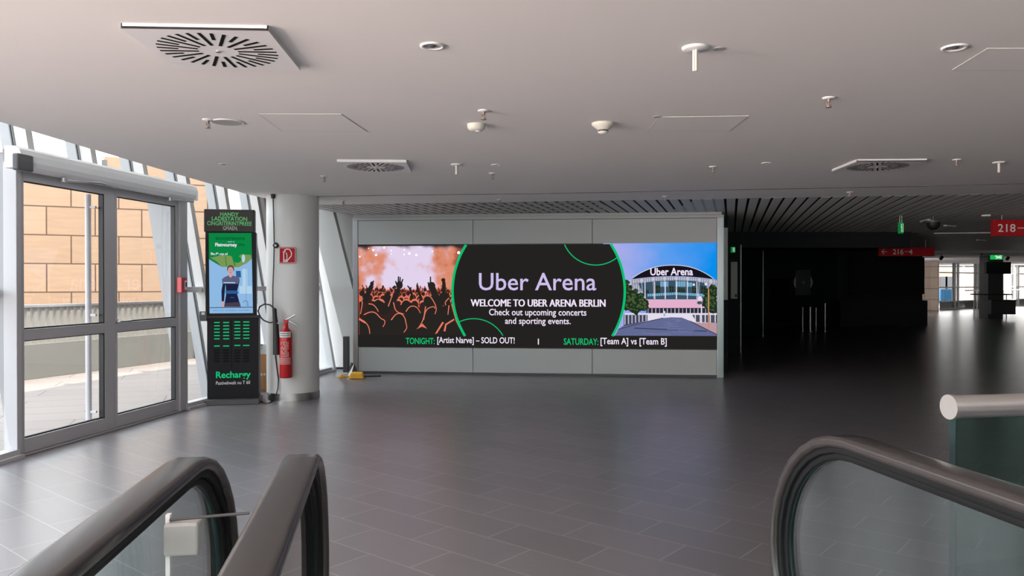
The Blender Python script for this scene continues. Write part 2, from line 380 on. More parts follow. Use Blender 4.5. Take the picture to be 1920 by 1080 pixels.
# concert picture
def concert_bg():
    m = bpy.data.materials.new('stage_glow_picture'); m.use_nodes = True; nt = m.node_tree; nt.nodes.clear(); N = nt.nodes.new; L = nt.links.new
    tc = N('ShaderNodeTexCoord'); sp = N('ShaderNodeSeparateXYZ'); L(tc.outputs['Object'], sp.inputs[0])
    def mr(src, a, b, c=0, d=1):
        r = N('ShaderNodeMapRange'); r.interpolation_type = 'SMOOTHSTEP'; L(src, r.inputs[0])
        for i, x in enumerate((a, b, c, d)): r.inputs[i + 1].default_value = x
        return r.outputs[0]
    def mix(f, a, b):
        x = N('ShaderNodeMix'); x.data_type = 'RGBA'; L(f, x.inputs[0])
        for k, s_ in ((6, a), (7, b)):
            if isinstance(s_, tuple): x.inputs[k].default_value = s_
            else: L(s_, x.inputs[k])
        return x.outputs[2]
    nz = N('ShaderNodeTexNoise'); nz.inputs['Scale'].default_value = 3.2; nz.inputs['Detail'].default_value = 3; L(tc.outputs['Object'], nz.inputs[0])
    n2 = N('ShaderNodeTexNoise'); n2.inputs['Scale'].default_value = 2.1; n2.inputs['Detail'].default_value = 2
    mp = N('ShaderNodeMapping'); mp.inputs['Location'].default_value = (4, 1, 2); L(tc.outputs['Object'], mp.inputs[0]); L(mp.outputs[0], n2.inputs[0])
    cx = (P(742, 520)[0] + P(770, 520)[0]) / 2
    dx = N('ShaderNodeMath'); dx.operation = 'SUBTRACT'; L(sp.outputs[0], dx.inputs[0]); dx.inputs[1].default_value = cx
    ab = N('ShaderNodeMath'); ab.operation = 'ABSOLUTE'; L(dx.outputs[0], ab.inputs[0])
    ad = N('ShaderNodeMath'); ad.operation = 'MULTIPLY_ADD'; L(nz.outputs[0], ad.inputs[0]); ad.inputs[1].default_value = 1.9; L(ab.outputs[0], ad.inputs[2])
    c = mix(mr(ad.outputs[0], 1.15, 1.6), srgb(226, 210, 236), srgb(220, 140, 112))
    c = mix(mr(ad.outputs[0], 1.62, 2.0), c, srgb(160, 78, 56))
    ztop, zb = P(760, 461)[1], P(760, 552)[1]
    c = mix(mr(sp.outputs[2], zb + .15, zb - .05), c, srgb(222, 96, 66))
    tm = N('ShaderNodeMath'); tm.operation = 'MULTIPLY_ADD'; L(n2.outputs[0], tm.inputs[0]); tm.inputs[1].default_value = .55; L(sp.outputs[2], tm.inputs[2])
    c = mix(mr(tm.outputs[0], ztop + .20, ztop + .30), c, srgb(62, 44, 52))
    e = N('ShaderNodeEmission'); L(c, e.inputs[0]); o = N('ShaderNodeOutputMaterial'); L(e.outputs[0], o.inputs[0]); return m
E_rim = emis('rim_orange', srgb(226, 124, 98)); E_rim2 = emis('rim_deep_orange', srgb(186, 86, 62)); E_sil = emis('crowd_silhouette', srgb(52, 36, 34)); E_sil2 = emis('near_silhouette', srgb(40, 36, 34)); E_spot = emis('stage_lamps', srgb(255, 245, 255), 1.1)
def cc(x, y): return (660 + x / 5.142, 450 + y / 5.142)
def smooth(p, n=2):
    for _ in range(n):
        q = [p[0]]
        for a, b in zip(p, p[1:]): q += [(a[0] * .75 + b[0] * .25, a[1] * .75 + b[1] * .25), (a[0] * .25 + b[0] * .75, a[1] * .25 + b[1] * .75)]
        p = q + [p[-1]]
    return p
pc = Pic(lambda x, y: P(*cc(x, y)), dl)
pc.q([(58, 60), (1110, 54), (1110, 930), (70, 935)], 0, 0)
for x, y, r in ((205, 97, 11), (232, 145, 11), (75, 160, 9), (310, 75, 10), (378, 103, 8), (380, 135, 6), (505, 95, 8), (553, 130, 13), (502, 140, 8), (620, 145, 12), (1028, 122, 15), (775, 110, 8), (160, 80, 6)): pc.ell(x, y, r, r, 4, 1, 12)
# far crowd: rows of small heads with lit rims
for row, (yy, rr, mi) in enumerate(((490, 16, 2), (520, 22, 2), (560, 28, 1), (610, 36, 1))):
    x = 80 + row * 13
    while x < 985:
        y = yy + random.uniform(-16, 16); r = rr * random.uniform(.8, 1.2)
        pc.ell(x, y, r * 1.05, r * 1.15, mi, 1.2 + row * .25, 12); pc.ell(x, y + r * .38, r * .92, r * 1.05, 3, 1.3 + row * .25, 12)
        if random.random() < .5:
            a = random.uniform(-.4, .4); l = random.uniform(60, 100)
            pc.rib([(x + r, y + 20), (x + r + a * l, y + 20 - l * .8)], 14, mi, 1.25 + row * .25, 10); pc.rib([(x + r + 4, y + 20), (x + r + 4 + a * l, y + 22 - l * .75)], 9, 3, 1.27 + row * .25, 6)
        x += r * 2.1
pc.q([(70, 600), (150, 560), (260, 620), (360, 590), (450, 640), (560, 600), (650, 650), (760, 600), (850, 560), (940, 560), (985, 760), (1062, 915), (1080, 935), (72, 935)], 3, 2.3)
pc.q([(70, 770), (170, 690), (270, 720), (330, 790), (400, 720), (470, 700), (530, 760), (560, 660), (610, 640), (660, 720), (720, 660), (800, 650), (860, 520), (930, 520), (960, 640), (1000, 780), (1080, 935), (72, 935)], 5, 2.5)
for cx_, cy_, rx, ry in ((185, 770, 80, 80), (455, 770, 78, 70), (590, 720, 72, 85), (760, 730, 75, 85), (890, 560, 55, 60), (310, 670, 60, 50), (525, 640, 55, 65), (250, 620, 50, 50), (205, 650, 55, 40), (340, 560, 36, 50), (740, 590, 50, 55), (655, 800, 35, 30)): pc.ell(cx_, cy_, rx, ry, 5, 2.6, 22)
for arm in (([(455, 470), (415, 560), (360, 650)], 46, 62), ([(190, 440), (160, 500), (125, 600)], 36, 60), ([(770, 450), (800, 530), (850, 640)], 52, 80), ([(882, 395), (888, 440), (886, 520)], 26, 40), ([(628, 440), (640, 490), (670, 570)], 18, 26), ([(555, 460), (570, 500), (585, 560)], 18, 24), ([(395, 450), (410, 470)], 26, 20), ([(100, 480), (120, 560)], 22, 40), ([(300, 440), (285, 500)], 14, 20)):
    pc.rib(smooth(arm[0]), arm[1], 5, 2.8, arm[2]); pc.rib([(x + (arm[1] + arm[2]) * .25, y) for x, y in smooth(arm[0])], 5, 2, 2.75, 7)
for fx in (([(440, 450), (424, 408), (420, 395)]), ([(448, 440), (447, 380), (449, 350)]), ([(460, 440), (464, 380), (464, 356)]), ([(470, 445), (484, 395), (492, 376)]), ([(430, 460), (405, 440)]), ([(757, 430), (757, 390), (757, 352)]), ([(740, 440), (734, 405)]), ([(195, 440), (208, 392)]), ([(185, 440), (198, 400)]), ([(560, 470), (535, 440)]), ([(562, 470), (572, 455)]), ([(625, 450), (632, 415)])): pc.rib(fx, 15, 5, 2.9, 11)
pc.ell(458, 435, 32, 38, 5, 2.9); pc.ell(768, 440, 36, 36, 5, 2.9); pc.ell(880, 385, 20, 18, 5, 2.9); pc.ell(192, 425, 18, 26, 5, 2.9)
for r_ in ([(75, 760), (130, 790), (165, 840), (172, 905)], [(115, 720), (180, 690), (230, 700), (280, 760), (315, 772), (320, 800), (298, 838)], [(378, 772), (420, 715), (465, 703), (508, 740), (522, 805), (532, 850), (500, 890)],
           [(520, 690), (550, 645), (592, 633), (635, 655), (660, 705)], [(690, 770), (706, 690), (740, 652), (795, 640), (800, 662)], [(470, 625), (490, 585), (530, 573), (575, 605)], [(160, 615), (205, 620), (240, 660), (255, 690)], [(215, 590), (250, 565), (292, 592)], [(690, 545), (740, 535), (770, 560), (820, 655), (800, 715)], [(80, 575), (105, 590), (82, 715)], [(935, 560), (895, 600), (905, 630)], [(935, 630), (925, 720)], [(400, 600), (420, 690), (500, 715)], [(350, 640), (400, 500)], [(710, 640), (690, 770), (640, 850)]):
    pc.rib(smooth(r_), 10, 1, 3.0, 7)
pc.q([(620, 860), (680, 805), (725, 855), (675, 835)], 1, 3.1)
pc.q([(800, 905), (870, 790), (888, 795), (820, 900)], 1, 3.1); pc.rib([(892, 880), (905, 815), (985, 765)], 18, 1, 3.1, 14); pc.rib([(70, 760), (130, 800)], 20, 1, 3.1, 12)
pc.build('concert_picture', [concert_bg(), E_rim, E_rim2, E_sil, E_spot, E_sil2], led)

# arena picture
def sky_pic():
    m = bpy.data.materials.new('blue_sky_picture'); m.use_nodes = True; nt = m.node_tree; nt.nodes.clear(); N = nt.nodes.new; L = nt.links.new
    tc = N('ShaderNodeTexCoord'); sp = N('ShaderNodeSeparateXYZ'); L(tc.outputs['Object'], sp.inputs[0])
    nz = N('ShaderNodeTexNoise'); nz.inputs['Scale'].default_value = 2.5; L(tc.outputs['Object'], nz.inputs[0])
    a = N('ShaderNodeMath'); a.operation = 'MULTIPLY_ADD'; L(nz.outputs[0], a.inputs[0]); a.inputs[1].default_value = .7; L(sp.outputs[0], a.inputs[2])
    r = N('ShaderNodeMapRange'); L(a.outputs[0], r.inputs[0]); r.inputs[1].default_value = P(1150, 500)[0] + .35; r.inputs[2].default_value = P(1335, 500)[0] + .35
    cr = N('ShaderNodeValToRGB'); L(r.outputs[0], cr.inputs[0]); cr.color_ramp.elements[0].color = srgb(168, 172, 232); cr.color_ramp.elements[1].color = srgb(8, 142, 236)
    k = cr.color_ramp.elements.new(.5); k.color = srgb(96, 158, 238)
    e = N('ShaderNodeEmission'); L(cr.outputs[0], e.inputs[0]); o = N('ShaderNodeOutputMaterial'); L(e.outputs[0], o.inputs[0]); return m
def ac(x, y): return P(1150 + x / 5.142, 450 + y / 5.142)
pa = Pic(ac, dl); RXE = 998
am = [sky_pic(), emis('arena_roof', srgb(24, 20, 28)), emis('arena_drum', srgb(176, 178, 198)), emis('arena_glass', srgb(52, 84, 104)), emis('arena_pink', srgb(226, 176, 204)), emis('arena_entrance', srgb(44, 44, 58)), emis('tree_green', srgb(30, 48, 30)), emis('tree_light', srgb(70, 92, 52)), emis('plaza', srgb(98, 106, 148)), emis('plaza_dark', srgb(66, 66, 86)), emis('rail_white', srgb(226, 220, 236)), emis('pole_orange', srgb(196, 142, 104)), emis('reflect', srgb(120, 176, 206)), E_white, emis('plaza_pink', srgb(186, 150, 160)), emis('pier_shadow', srgb(74, 78, 92)), emis('plaza_pale', srgb(116, 122, 164))]
pa.q([(-100, 34), (RXE, 26), (RXE, 930), (-100, 930)], 0, 0)
def top(x): return 350 + ((x - 575) / 430) ** 2 * 36
N_ = 24; xs = [150 + (RXE - 150) * i / N_ for i in range(N_ + 1)]
pa.q([(x, top(x)) for x in xs] + [(RXE, 600), (300, 600), (150, 560)], 2, 1)
xs2 = [185 + (968 - 185) * i / 30 for i in range(31)]
pa.q([(x, 245 + 128 * (abs(x - 572) / 392) ** 2.3) for x in xs2] + [(x, top(x) - 2) for x in xs2[::-1]], 1, 1.2)
pa.rib([(x, 243 + 128 * (abs(x - 572) / 392) ** 2.3) for x in xs2], 6, 10, 1.3)
pa.q([(240, 420), (400, 396), (600, 388), (800, 396), (900, 420), (910, 572), (310, 572)], 3, 1.3)
pa.q([(330, 520), (600, 505), (880, 520), (880, 545), (600, 528), (330, 545)], 12, 1.35)
for x0, x1, y0 in ((300, 340, 470), (380, 450, 430), (540, 590, 440), (620, 690, 455), (760, 800, 450), (840, 890, 440)): pa.q([(x0, y0), (x1, y0 + 12), (x1, 515), (x0, 515)], 6, 1.34)
for x0, x1, y0 in ((450, 530, 400), (600, 700, 395), (710, 760, 410)): pa.q([(x0, y0), (x1, y0), (x1, 450), (x0, 450)], 12, 1.33)
for i in range(38):
    x = 160 + i * 22.3; pa.rib([(x, top(x) + 4), (x + (575 - x) * .04, 568)], 4, 10 if i % 5 == 0 else 15, 1.5)
for y in (372, 396, 470): pa.rib([(x, top(x) - 350 + y) for x in xs[1:]], 3, 10 if y == 372 else 15, 1.45)
for x in (305, 398, 500, 608, 712, 805): pa.rib([(x, 400), (x + 2, 570)], 8, 10, 1.6)
pa.q([(300, 575), (910, 575), (900, 655), (318, 655)], 4, 1.7)
pa.q([(318, 655), (RXE, 655), (RXE, 715), (318, 715)], 5, 1.7)
for i in range(17): pa.rib([(335 + i * 37, 660), (335 + i * 37, 712)], 6, 10 if i % 3 else 2, 1.75)
pa.q([(110, 705), (RXE, 705), (RXE, 800), (100, 830)], 10, 1.8)
pa.q([(100, 722), (330, 722), (330, 780), (100, 830)], 9, 1.85); pa.q([(760, 722), (RXE, 722), (RXE, 800), (800, 790)], 15, 1.85)
for i in range(7): pa.rib([(112 + i * 34, 716), (112 + i * 34, 816 - i * 6)], 12, 2, 1.9)
for i in range(5): pa.rib([(790 + i * 48, 716), (790 + i * 48, 796)], 10, 10, 1.9)
pa.q([(90, 830), (480, 752), (560, 745), (660, 748), (740, 780), (RXE, 905), (RXE, 930), (10, 930), (50, 860)], 8, 2)
pa.q([(RXE, 800), (800, 795), (740, 785), (RXE, 908)], 14, 2.1); pa.rib([(740, 782), (RXE, 912)], 9, 9, 2.15); pa.rib([(45, 862), (310, 790), (480, 752)], 8, 9, 2.15); pa.rib([(200, 850), (900, 880)], 10, 9, 2.1)
for cx_, cy_, r in ((170, 540, 60), (220, 580, 70), (150, 620, 60), (270, 610, 60), (210, 650, 60), (300, 640, 38), (130, 480, 50), (128, 410, 26), (215, 490, 22), (265, 540, 30), (960, 520, 60), (930, 580, 50), (985, 600, 70), (970, 650, 50), (990, 470, 40)):
    cx2 = min(cx_, RXE - r); pa.ell(cx2, cy_, r, r, 6, 2.2, 12)
    for k in range(10):
        a = random.uniform(0, 6.28); q = r * random.uniform(.9, 1.05); s_ = r * random.uniform(.15, .3); pa.ell(min(cx2 + q * math.cos(a), RXE - s_), cy_ + q * math.sin(a) * .95, s_, s_, 6, 2.22, 8)
    for k in range(14):
        a = random.uniform(0, 6.28); q = r * random.uniform(.3, .8); s_ = r * random.uniform(.08, .2); pa.ell(min(cx2 + q * math.cos(a), RXE - 15), cy_ + q * math.sin(a), s_, s_, 7, 2.25, 7)
pa.rib([(205, 650), (205, 715)], 9, 9, 2.1)
for k in range(26):
    y = 765 + 160 * (k / 26) ** 1.3; w0 = 60 + (y - 750) * 2.2; x = 600 + random.uniform(-.6, .35) * w0; l = w0 * random.uniform(.15, .4)
    pa.q([(max(60, x - l), y - 2.5), (min(900, x + l), y - 2.5), (min(900, x + l), y + 2.5), (max(60, x - l), y + 2.5)], 16 if k % 2 else 8, 2.12)
pa.rib([(918, 470), (918, 850)], 12, 11, 2.4); pa.rib([(848, 600), (850, 800)], 10, 10, 2.4); pa.ell(835, 565, 22, 24, 10, 2.4); pa.ell(832, 605, 26, 16, 15, 2.45); pa.ell(775, 430, 12, 12, 10, 2.4); pa.ell(893, 425, 14, 14, 10, 2.4)
pa.rib([(490, 686), (490, 710)], 20, 10, 2.4); pa.rib([(492, 708), (492, 735)], 14, 12, 2.4)
pa.txt('Uber Arena', 356, 268, 768, 342, 13, 2.6, .022)
pa.build('arena_picture', am, led)
# welcome circle and ticker
pw = Pic(P, dl); cx_, cy_, R_ = 1010, 546, 161.5
yt = lambda x: 461.5 + (x - 672) * (456 - 461.5) / 672
yb_ = 631
pts = []
for i in range(121):
    a = 2 * math.pi * i / 120; x, y = cx_ + R_ * math.cos(a), cy_ + R_ * math.sin(a)
    pts.append((x, min(max(y, yt(x)), yb_)))
pw.q([(700, 628), (1344, 630), (1344, 654), (673, 649.5), (672.5, 628)], 0, 3.3)
pw.q(pts, 0, 3.5)
aL0, aL1 = 180 - math.degrees(math.asin((cy_ - 463) / -R_ * -1)) * -1, 0
def strip(a0, a1, r, x, y, w, mi, k): pw.rib(arc(x, y, r, a0, a1), w, mi, k)
t_ = math.degrees(math.asin((546 - 459) / 161.5)); b_ = math.degrees(math.asin((630 - 546) / 161.5))
strip(180 - b_, 180 + t_, R_, cx_, cy_, 4.6, 1, 4); strip(-t_ - .6, b_, R_, cx_, cy_, 4.6, 1, 4)
strip(157, 49, 63.5, 1117, 433.5, 1.8, 1, 3.8); strip(-117, -30, 63.5, 888, 661, 1.7, 1, 3.8)
pw.txt('Uber Arena', 898, 511.5, 1118, 544.5, 3, 4.2, .006)
pw.txt('WELCOME TO UBER ARENA BERLIN', 883, 561.5, 1135, 574.5, 2, 4.2, .012)
pw.txt('Check out upcoming concerts', 917, 579.5, 1099.5, 595, 2, 4.2, .01)
pw.txt('and sporting events.', 947, 596, 1070, 611, 2, 4.2, .01)
pw.build('welcome_panel', [E_dark, E_green, E_white, E_lav], led)
pt = Pic(P, dl)
pt.txt('TONIGHT:', 761, 633.5, 815, 645, 0, 4.4, .014); pt.txt('[Artist Narve] – SOLD OUT!', 820, 632.5, 965, 646.5, 1, 4.4, .012)
pt.build('tonight_lettering', [E_green, E_white], led); pt = Pic(P, dl)
pt.rib([(1009.5, 635), (1009.5, 646)], 2, 1, 4.4); pt.build('ticker_divider', [E_green, E_white], led); pt = Pic(P, dl)
pt.txt('SATURDAY:', 1057, 634.5, 1122, 646.5, 0, 4.4, .014); pt.txt('[Team A] vs [Team B]', 1126, 634, 1250, 649, 1, 4.4, .012)
pt.build('saturday_lettering', [E_green, E_white], led)

# ------------------------------------------------------------------ GLASS FACADE (leans outward) and white end wall
LEAN = .18
base = [Vector((-4.3, -8, 0)), Vector((-4.28, 3.0, 0)), Vector((-3.99, 6.18, 0)), Vector((-3.63, 8.5, 0)), Vector((-2.87, 12.22, 0))]
def seg_frame(i):
    a, b = base[i], base[i + 1]; t = (b - a).normalized(); n = Vector((-t.y, t.x, 0)); return a, b, t, n
def facade_hit(px, py):
    for i in range(len(base) - 1):
        a, b, t, n = seg_frame(i)
        N3 = t.cross(n * LEAN + Vector((0, 0, 1)))
        p = on_plane(px, py, a, N3); s_ = (p - a).dot(t)
        if (0 <= s_ <= (b - a).length or (i == len(base) - 2 and s_ > 0)) and p.y > 0: return i, s_, p
FTOP = 4.6
mull = [facade_hit(*q) for q in ((22, 240), (146, 275), (247, 312), (330, 335), (402, 350), (465, 365))]
DOORLEN = (base[3] - base[2]).length
MUL = [(m[0], m[1]) for m in mull]
print('MUL', [(m[0], round(m[1], 2), [round(c, 2) for c in m[2]]) for m in mull], 'door', DOORLEN)
def leaning(mb, i, s0, s1, o0, o1, z0, z1, mi=0):   # block in a leaning bay: along s0..s1, outward o0..o1
    a, b, t, n = seg_frame(i)
    def p(s_, o_, z): return a + t * s_ + n * (o_ + LEAN * z) + Vector((0, 0, z))
    mb.hexa([p(s0, o0, z0), p(s1, o0, z0), p(s1, o1, z0), p(s0, o1, z0), p(s0, o0, z1), p(s1, o0, z1), p(s1, o1, z1), p(s0, o1, z1)], mi)
HDZ = 2.47
def mullion(idx, i, s_, z0):
    r = struct_root('window_%d' % idx)
    mb = MB(); leaning(mb, i, s_, s_ + .075, -.13, -.012, z0, FTOP); mb.build('inner_mullion', M['mullion'], r)
    mb = MB(); leaning(mb, i, s_ - .005, s_ + .08, -.012, .004, z0, FTOP); leaning(mb, i, s_ - .005, s_ + .08, .014, .026, z0, FTOP); mb.build('gasket', M['dgrey'], r)
    mb = MB(); leaning(mb, i, s_ + .01, s_ + .065, .026, .14, z0, FTOP); mb.build('outer_fin', M['fin'], r)
    return r
segs = []   # glazing bays
wroots = []
# bays behind and beside the camera
marks = [(0, .1), (0, 2.2), (0, 4.4), (0, 6.6), (0, 8.8)] + [(0, 10.95), (1, 1.1), (1, 2.2)]
bays = []
for k, (i, s_) in enumerate(marks): wroots.append(mullion(k + 1, i, s_, 0))
kk = len(marks)
for k, (i, s_) in enumerate(MUL):
    over_door = (i == 2 and s_ < DOORLEN - .12)
    wroots.append(mullion(kk + k + 1, i, s_, HDZ if over_door else 0))
last = [(3, s_) for s_ in (2.35, 3.1)]
for k, (i, s_) in enumerate(last): wroots.append(mullion(kk + 7 + k, i, s_, 0))
def pane(root, i, s0, s1, z0, z1):
    mb = MB(); a, b, t, n = seg_frame(i)
    def p(s_, z): return a + t * s_ + n * (LEAN * z) + Vector((0, 0, z))
    mb.poly([p(s0, z0), p(s1, z0), p(s1, z1), p(s0, z1)]); mb.build('glass', M['glass'], root)
def sill(root, i, s0, s1):
    mb = MB(); leaning(mb, i, s0, s1, -.07, .03, 0, .07); leaning(mb, i, s0, s1, -.10, .03, 0, .03); mb.build('sill', M['grey'], root)
def transom(root, i, s0, s1, z):
    mb = MB(); leaning(mb, i, s0, s1, -.11, -.012, z - .03, z + .03); mb.build('transom', M['white'], root)
for k, (i, s0, s1, zb, tr) in enumerate([(0, 0, 11, .07, 0), (1, 0, 3.193, .07, 0), (2, 0, DOORLEN, HDZ, 0), (3, 0, 3.8, .07, 1)]):
    r = wroots[(2, 6, 9, 12)[k]]
    pane(r, i, s0, s1, zb, FTOP)
    if zb < 1: sill(r, i, s0, s1)
    if tr: transom(r, i, .05, 3.72, 1.32)
    elif k < 2: transom(r, i, 0.0, s1, 1.32)
# frame closing the glazing near the screen wall
mb = MB(); leaning(mb, 3, 3.72, 3.8, -.1, .1, 0, FTOP); mb.build('window_end_frame', M['white'], kind='structure')
mb = MB()
mb.box((-4.6, 12.55, 0), (-2.0, 12.75, 4.6)); mb.build('wall_left', M['brightwall'], kind='structure')
MB().box((-2.95, 12.5, 0), (-2.2, 12.55, .03)).build('baseboard_left', M['black'], kind='structure')
# leaning steel column in front of the white wall
def on_y(px, py, y): p = at_y(px, py, y); return p.x, p.z
yB = 12.32; xa0, za0 = on_y(597, 445, yB); xb0, zb0 = on_y(659, 690, yB); sl = (xa0 - xb0) / (za0 - zb0)
def bx_(z, w): return xb0 + (z - zb0) * sl + w
mb = MB(); wB = .36
mb.hexa([(bx_(0, 0), yB - .10, 0), (bx_(0, wB), yB - .10, 0), (bx_(0, wB), yB + .1, 0), (bx_(0, 0), yB + .1, 0), (bx_(4.6, 0), yB - .10, 4.6), (bx_(4.6, wB), yB - .10, 4.6), (bx_(4.6, wB), yB + .1, 4.6), (bx_(4.6, 0), yB + .1, 4.6)])
mb.build('column_leaning', M['whitewall'], kind='structure', bevel=.004)

# ------------------------------------------------------------------ DOUBLE DOOR
dA, dB, dt, dn = seg_frame(2)
drot = math.atan2(dt.y, dt.x)
def dp(px, py, off=0.0):   # photo point on the door plane -> (along, up)
    p = on_plane(px, py, dA + dn * off, dn); return (p - dA).dot(dt), p.z
sPL = dp(21, 600)[0]; sF = dp(31, 600)[0]; sG0 = dp(39.5, 600)[0]; sG1 = dp(187, 560)[0]; sM = dp(211.5, 600)[0]; sG2 = dp(213, 600)[0]
sG1b = dp(194, 560)[0]; sMm = dp(208, 600)[0]; sG2 = dp(215, 560)[0]; sG3 = dp(324.5, 560)[0]; sP0 = dp(330, 560)[0]; sP1 = dp(344, 560)[0]
zGT = (dp(31.7, 331.7)[1] + dp(318, 390)[1]) / 2
zMid = .975
print('door s', [round(x, 3) for x in (sPL, sF, sG0, sG1, sG1b, sMm, sG2, sG3, sP0, sP1)], zGT)
# local frame: x along the door, y outward (+)
dr = struct_root('door_1', dA, drot)
mb = MB(); mb.box((sPL, -.05, 0), (sF, .07, HDZ)); mb.box((sP0, -.05, 0), (sP1, .07, HDZ)); mb.box((sPL, -.05, 2.36), (sP1, .07, HDZ)); mb.box((sPL, -.05, 0), (sP1, .07, .012))
mb.build('door_frame', M['grey'], dr, bevel=.004)
# cheeks and soffit closing the wedge up to the leaning glass
for s_ in (sPL + .01, sP1 - .03):
    mb = MB(); y1 = LEAN * HDZ + .0
    mb.add([(s_, .07, .3), (s_, LEAN * .3 + .02, .3), (s_, y1, HDZ), (s_, .07, HDZ), (s_ + .02, .07, .3), (s_ + .02, LEAN * .3 + .02, .3), (s_ + .02, y1, HDZ), (s_ + .02, .07, HDZ)],
           [(0, 1, 2, 3), (7, 6, 5, 4), (0, 4, 5, 1), (1, 5, 6, 2), (2, 6, 7, 3), (3, 7, 4, 0)]); mb.build('side_cheek', M['fin'], dr)
mb = MB(); mb.box((sPL, .07, HDZ - .03), (sP1, LEAN * HDZ, HDZ)); mb.build('soffit', M['white'], dr)
def leaf(x0, x1, g0, g1):
    f = MB(); zb, zt = .012, 2.36
    f.box((x0 + .004, -.03, zb + .006), (g0, .03, zt)); f.box((g1, -.03, zb + .006), (x1 - .004, .03, zt))
    f.box((g0, -.03, zGT), (g1, .03, zt)); f.box((g0, -.03, zb + .006), (g1, .03, .135)); f.box((g0, -.03, zMid - .045), (g1, .03, zMid + .045))
    lo = f.build('door_leaf', M['grey'], dr, bevel=.004)
    b = MB()
    for z0, z1 in ((.135, zMid - .045), (zMid + .045, zGT)):
        b.box((g0, -.012, z0), (g0 + .012, .012, z1)); b.box((g1 - .014, -.028, z0), (g1, .02, z1)); b.box((g0, -.012, z0), (g1, .012, z0 + .012)); b.box((g0, -.012, z1 - .008), (g1, .012, z1))
    b.build('glazing_bead', M['black'], lo)
    p = MB(); p.poly([(g0, 0, .13), (g1, 0, .13), (g1, 0, zGT), (g0, 0, zGT)]); p.build('glass', M['doorglass'], lo)
    return lo
l1 = leaf(sF, sM, sG0, (sG1 + sG1b) / 2); l2 = leaf(sM, sP0, sG2, sG3)
s0_, _ = dp(167.5, 560, .09)
mb = MB(); mb.tube([(s0_, .1, .05), (s0_, .1, 2.22)], .026)
for z in (.2, 1.1, 2.1): mb.box((s0_ - .01, .02, z - .01), (s0_ + .01, .1, z + .01))
mb.build('pull_bar', M['grey'], l1)
hx, hz = dp(213, 603)
mb = MB(); mb.cyl((0, 0, 0), .022, .012, 0, 16, Matrix.Translation((hx, -.03, hz)) @ Matrix.Rotation(math.pi / 2, 4, 'X')); mb.tube([(hx, -.03, hz), (hx, -.075, hz), (hx + .03, -.08, hz), (hx + .16, -.075, hz)], .011)
mb.build('lever_handle', M['steel'], l2)
# automatic operator box over the door
x0h = dp(6, 285, -.05)[0]; x1h = dp(346, 360, -.05)[0]
op = thing('door_operator', 'long light grey automatic door operator box over the glass double door', 'door operator', dA, drot)
prof = [(-.06, 2.47), (-.15, 2.465), (-.19, 2.44), (-.205, 2.40), (-.20, 2.35), (-.18, 2.315), (-.15, 2.30), (-.06, 2.295)]
TP = Matrix(((0, 0, 1, 0), (1, 0, 0, 0), (0, 1, 0, 0), (0, 0, 0, 1)))
mb = MB(); mb.prism(prof, x0h, x1h, 0, TP); mb.build('operator_cover', M['white'], op)
mb = MB(); xs_, zs_ = dp(24, 300, -.2); mb.box((xs_ - .0, -.245, zs_ - .075), (xs_ + .16, -.19, zs_ + .055)); mb.build('motion_sensor', M['dgrey'], op, bevel=.012)
mb = MB(); mb.box((x1h - .005, -.205, 2.295), (x1h + .012, -.05, 2.40)); mb.build('end_cap', M['white'], op, bevel=.006)
for q in (.42, 1.95):
    mb = MB()
    d_ = 1 if q < 1 else .55
    mb.tube([(q, -.12, 2.29), (q, -.12, 2.27), (q + .22 * d_, -.30 * d_, 2.27), (q + .55 * d_, -.2, 2.275)], .011, 0, 8); mb.cyl((q, -.12, 2.255), .028, .035, 0, 14)
    mb.build('operator_arm', M['alu'], op)
# red call point on the door post
cs, cz = dp(340, 534.5, -.07)
cp = thing('call_point', 'small red fire alarm call point on the grey door post', 'alarm', dA + dt * cs - dn * .05, drot)
cp.location.z = cz
mb = MB(); mb.box((-.05, -.055, -.082), (.06, 0, .082)); mb.build('alarm_housing', M['red'], cp, bevel=.006)
mb = MB(); mb.box((.008, -.058, -.05), (.052, -.054, .05)); mb.build('white_symbol', M['ink'], cp); 
mb = MB(); mb.box((.018, -.06, -.02), (.042, -.057, .03)); mb.build('dark_figure', M['black'], cp)

# ------------------------------------------------------------------ OUTSIDE THE FACADE
MB().prism([(-26, -12), (-4.3, -12), (-4.25, 3), (-3.95, 6.2), (-3.6, 8.5), (-2.85, 12.3), (-2.85, 26), (-26, 26)], -.2, -.004).build('terrace_floor', M['deck'], kind='structure')
pA, pB = Vector((-7.02, 11.08, 0)), Vector((-6.55, 12.44, 0)); pd = (pB - pA).normalized(); prot = math.atan2(pd.y, pd.x)
pw_ = thing('terrace_parapet', 'terrace parapet with a grey base and upright slats beyond the glass door', 'parapet', pA - pd * 10, prot, kind='structure')
mb = MB(); mb.box((0, 0, 0), (19, .22, .50)); mb.build('parapet_base', M['concrete'], pw_)
mb = MB()
for i in range(155): mb.box((i * .122, .06, .50), (i * .122 + .05, .16, 1.04))
mb.build('slats', M['slat'], pw_)
mb = MB(); mb.box((0, .03, 1.04), (19, .19, 1.075)); mb.build('top_rail', M['alu'], pw_)
q0 = Vector((-10.15, 16.0, 0)); qd = Vector((.9, .44, 0)).normalized(); qrot = math.atan2(qd.y, qd.x)
def ql(px, py=400): 
    p = on_plane(px, py, q0, Vector((qd.y, -qd.x, 0))); return (p - q0).dot(qd), p.z
sg0, _ = ql(183); sg1, _ = ql(197)
r = struct_root('wall_outside', q0, qrot)
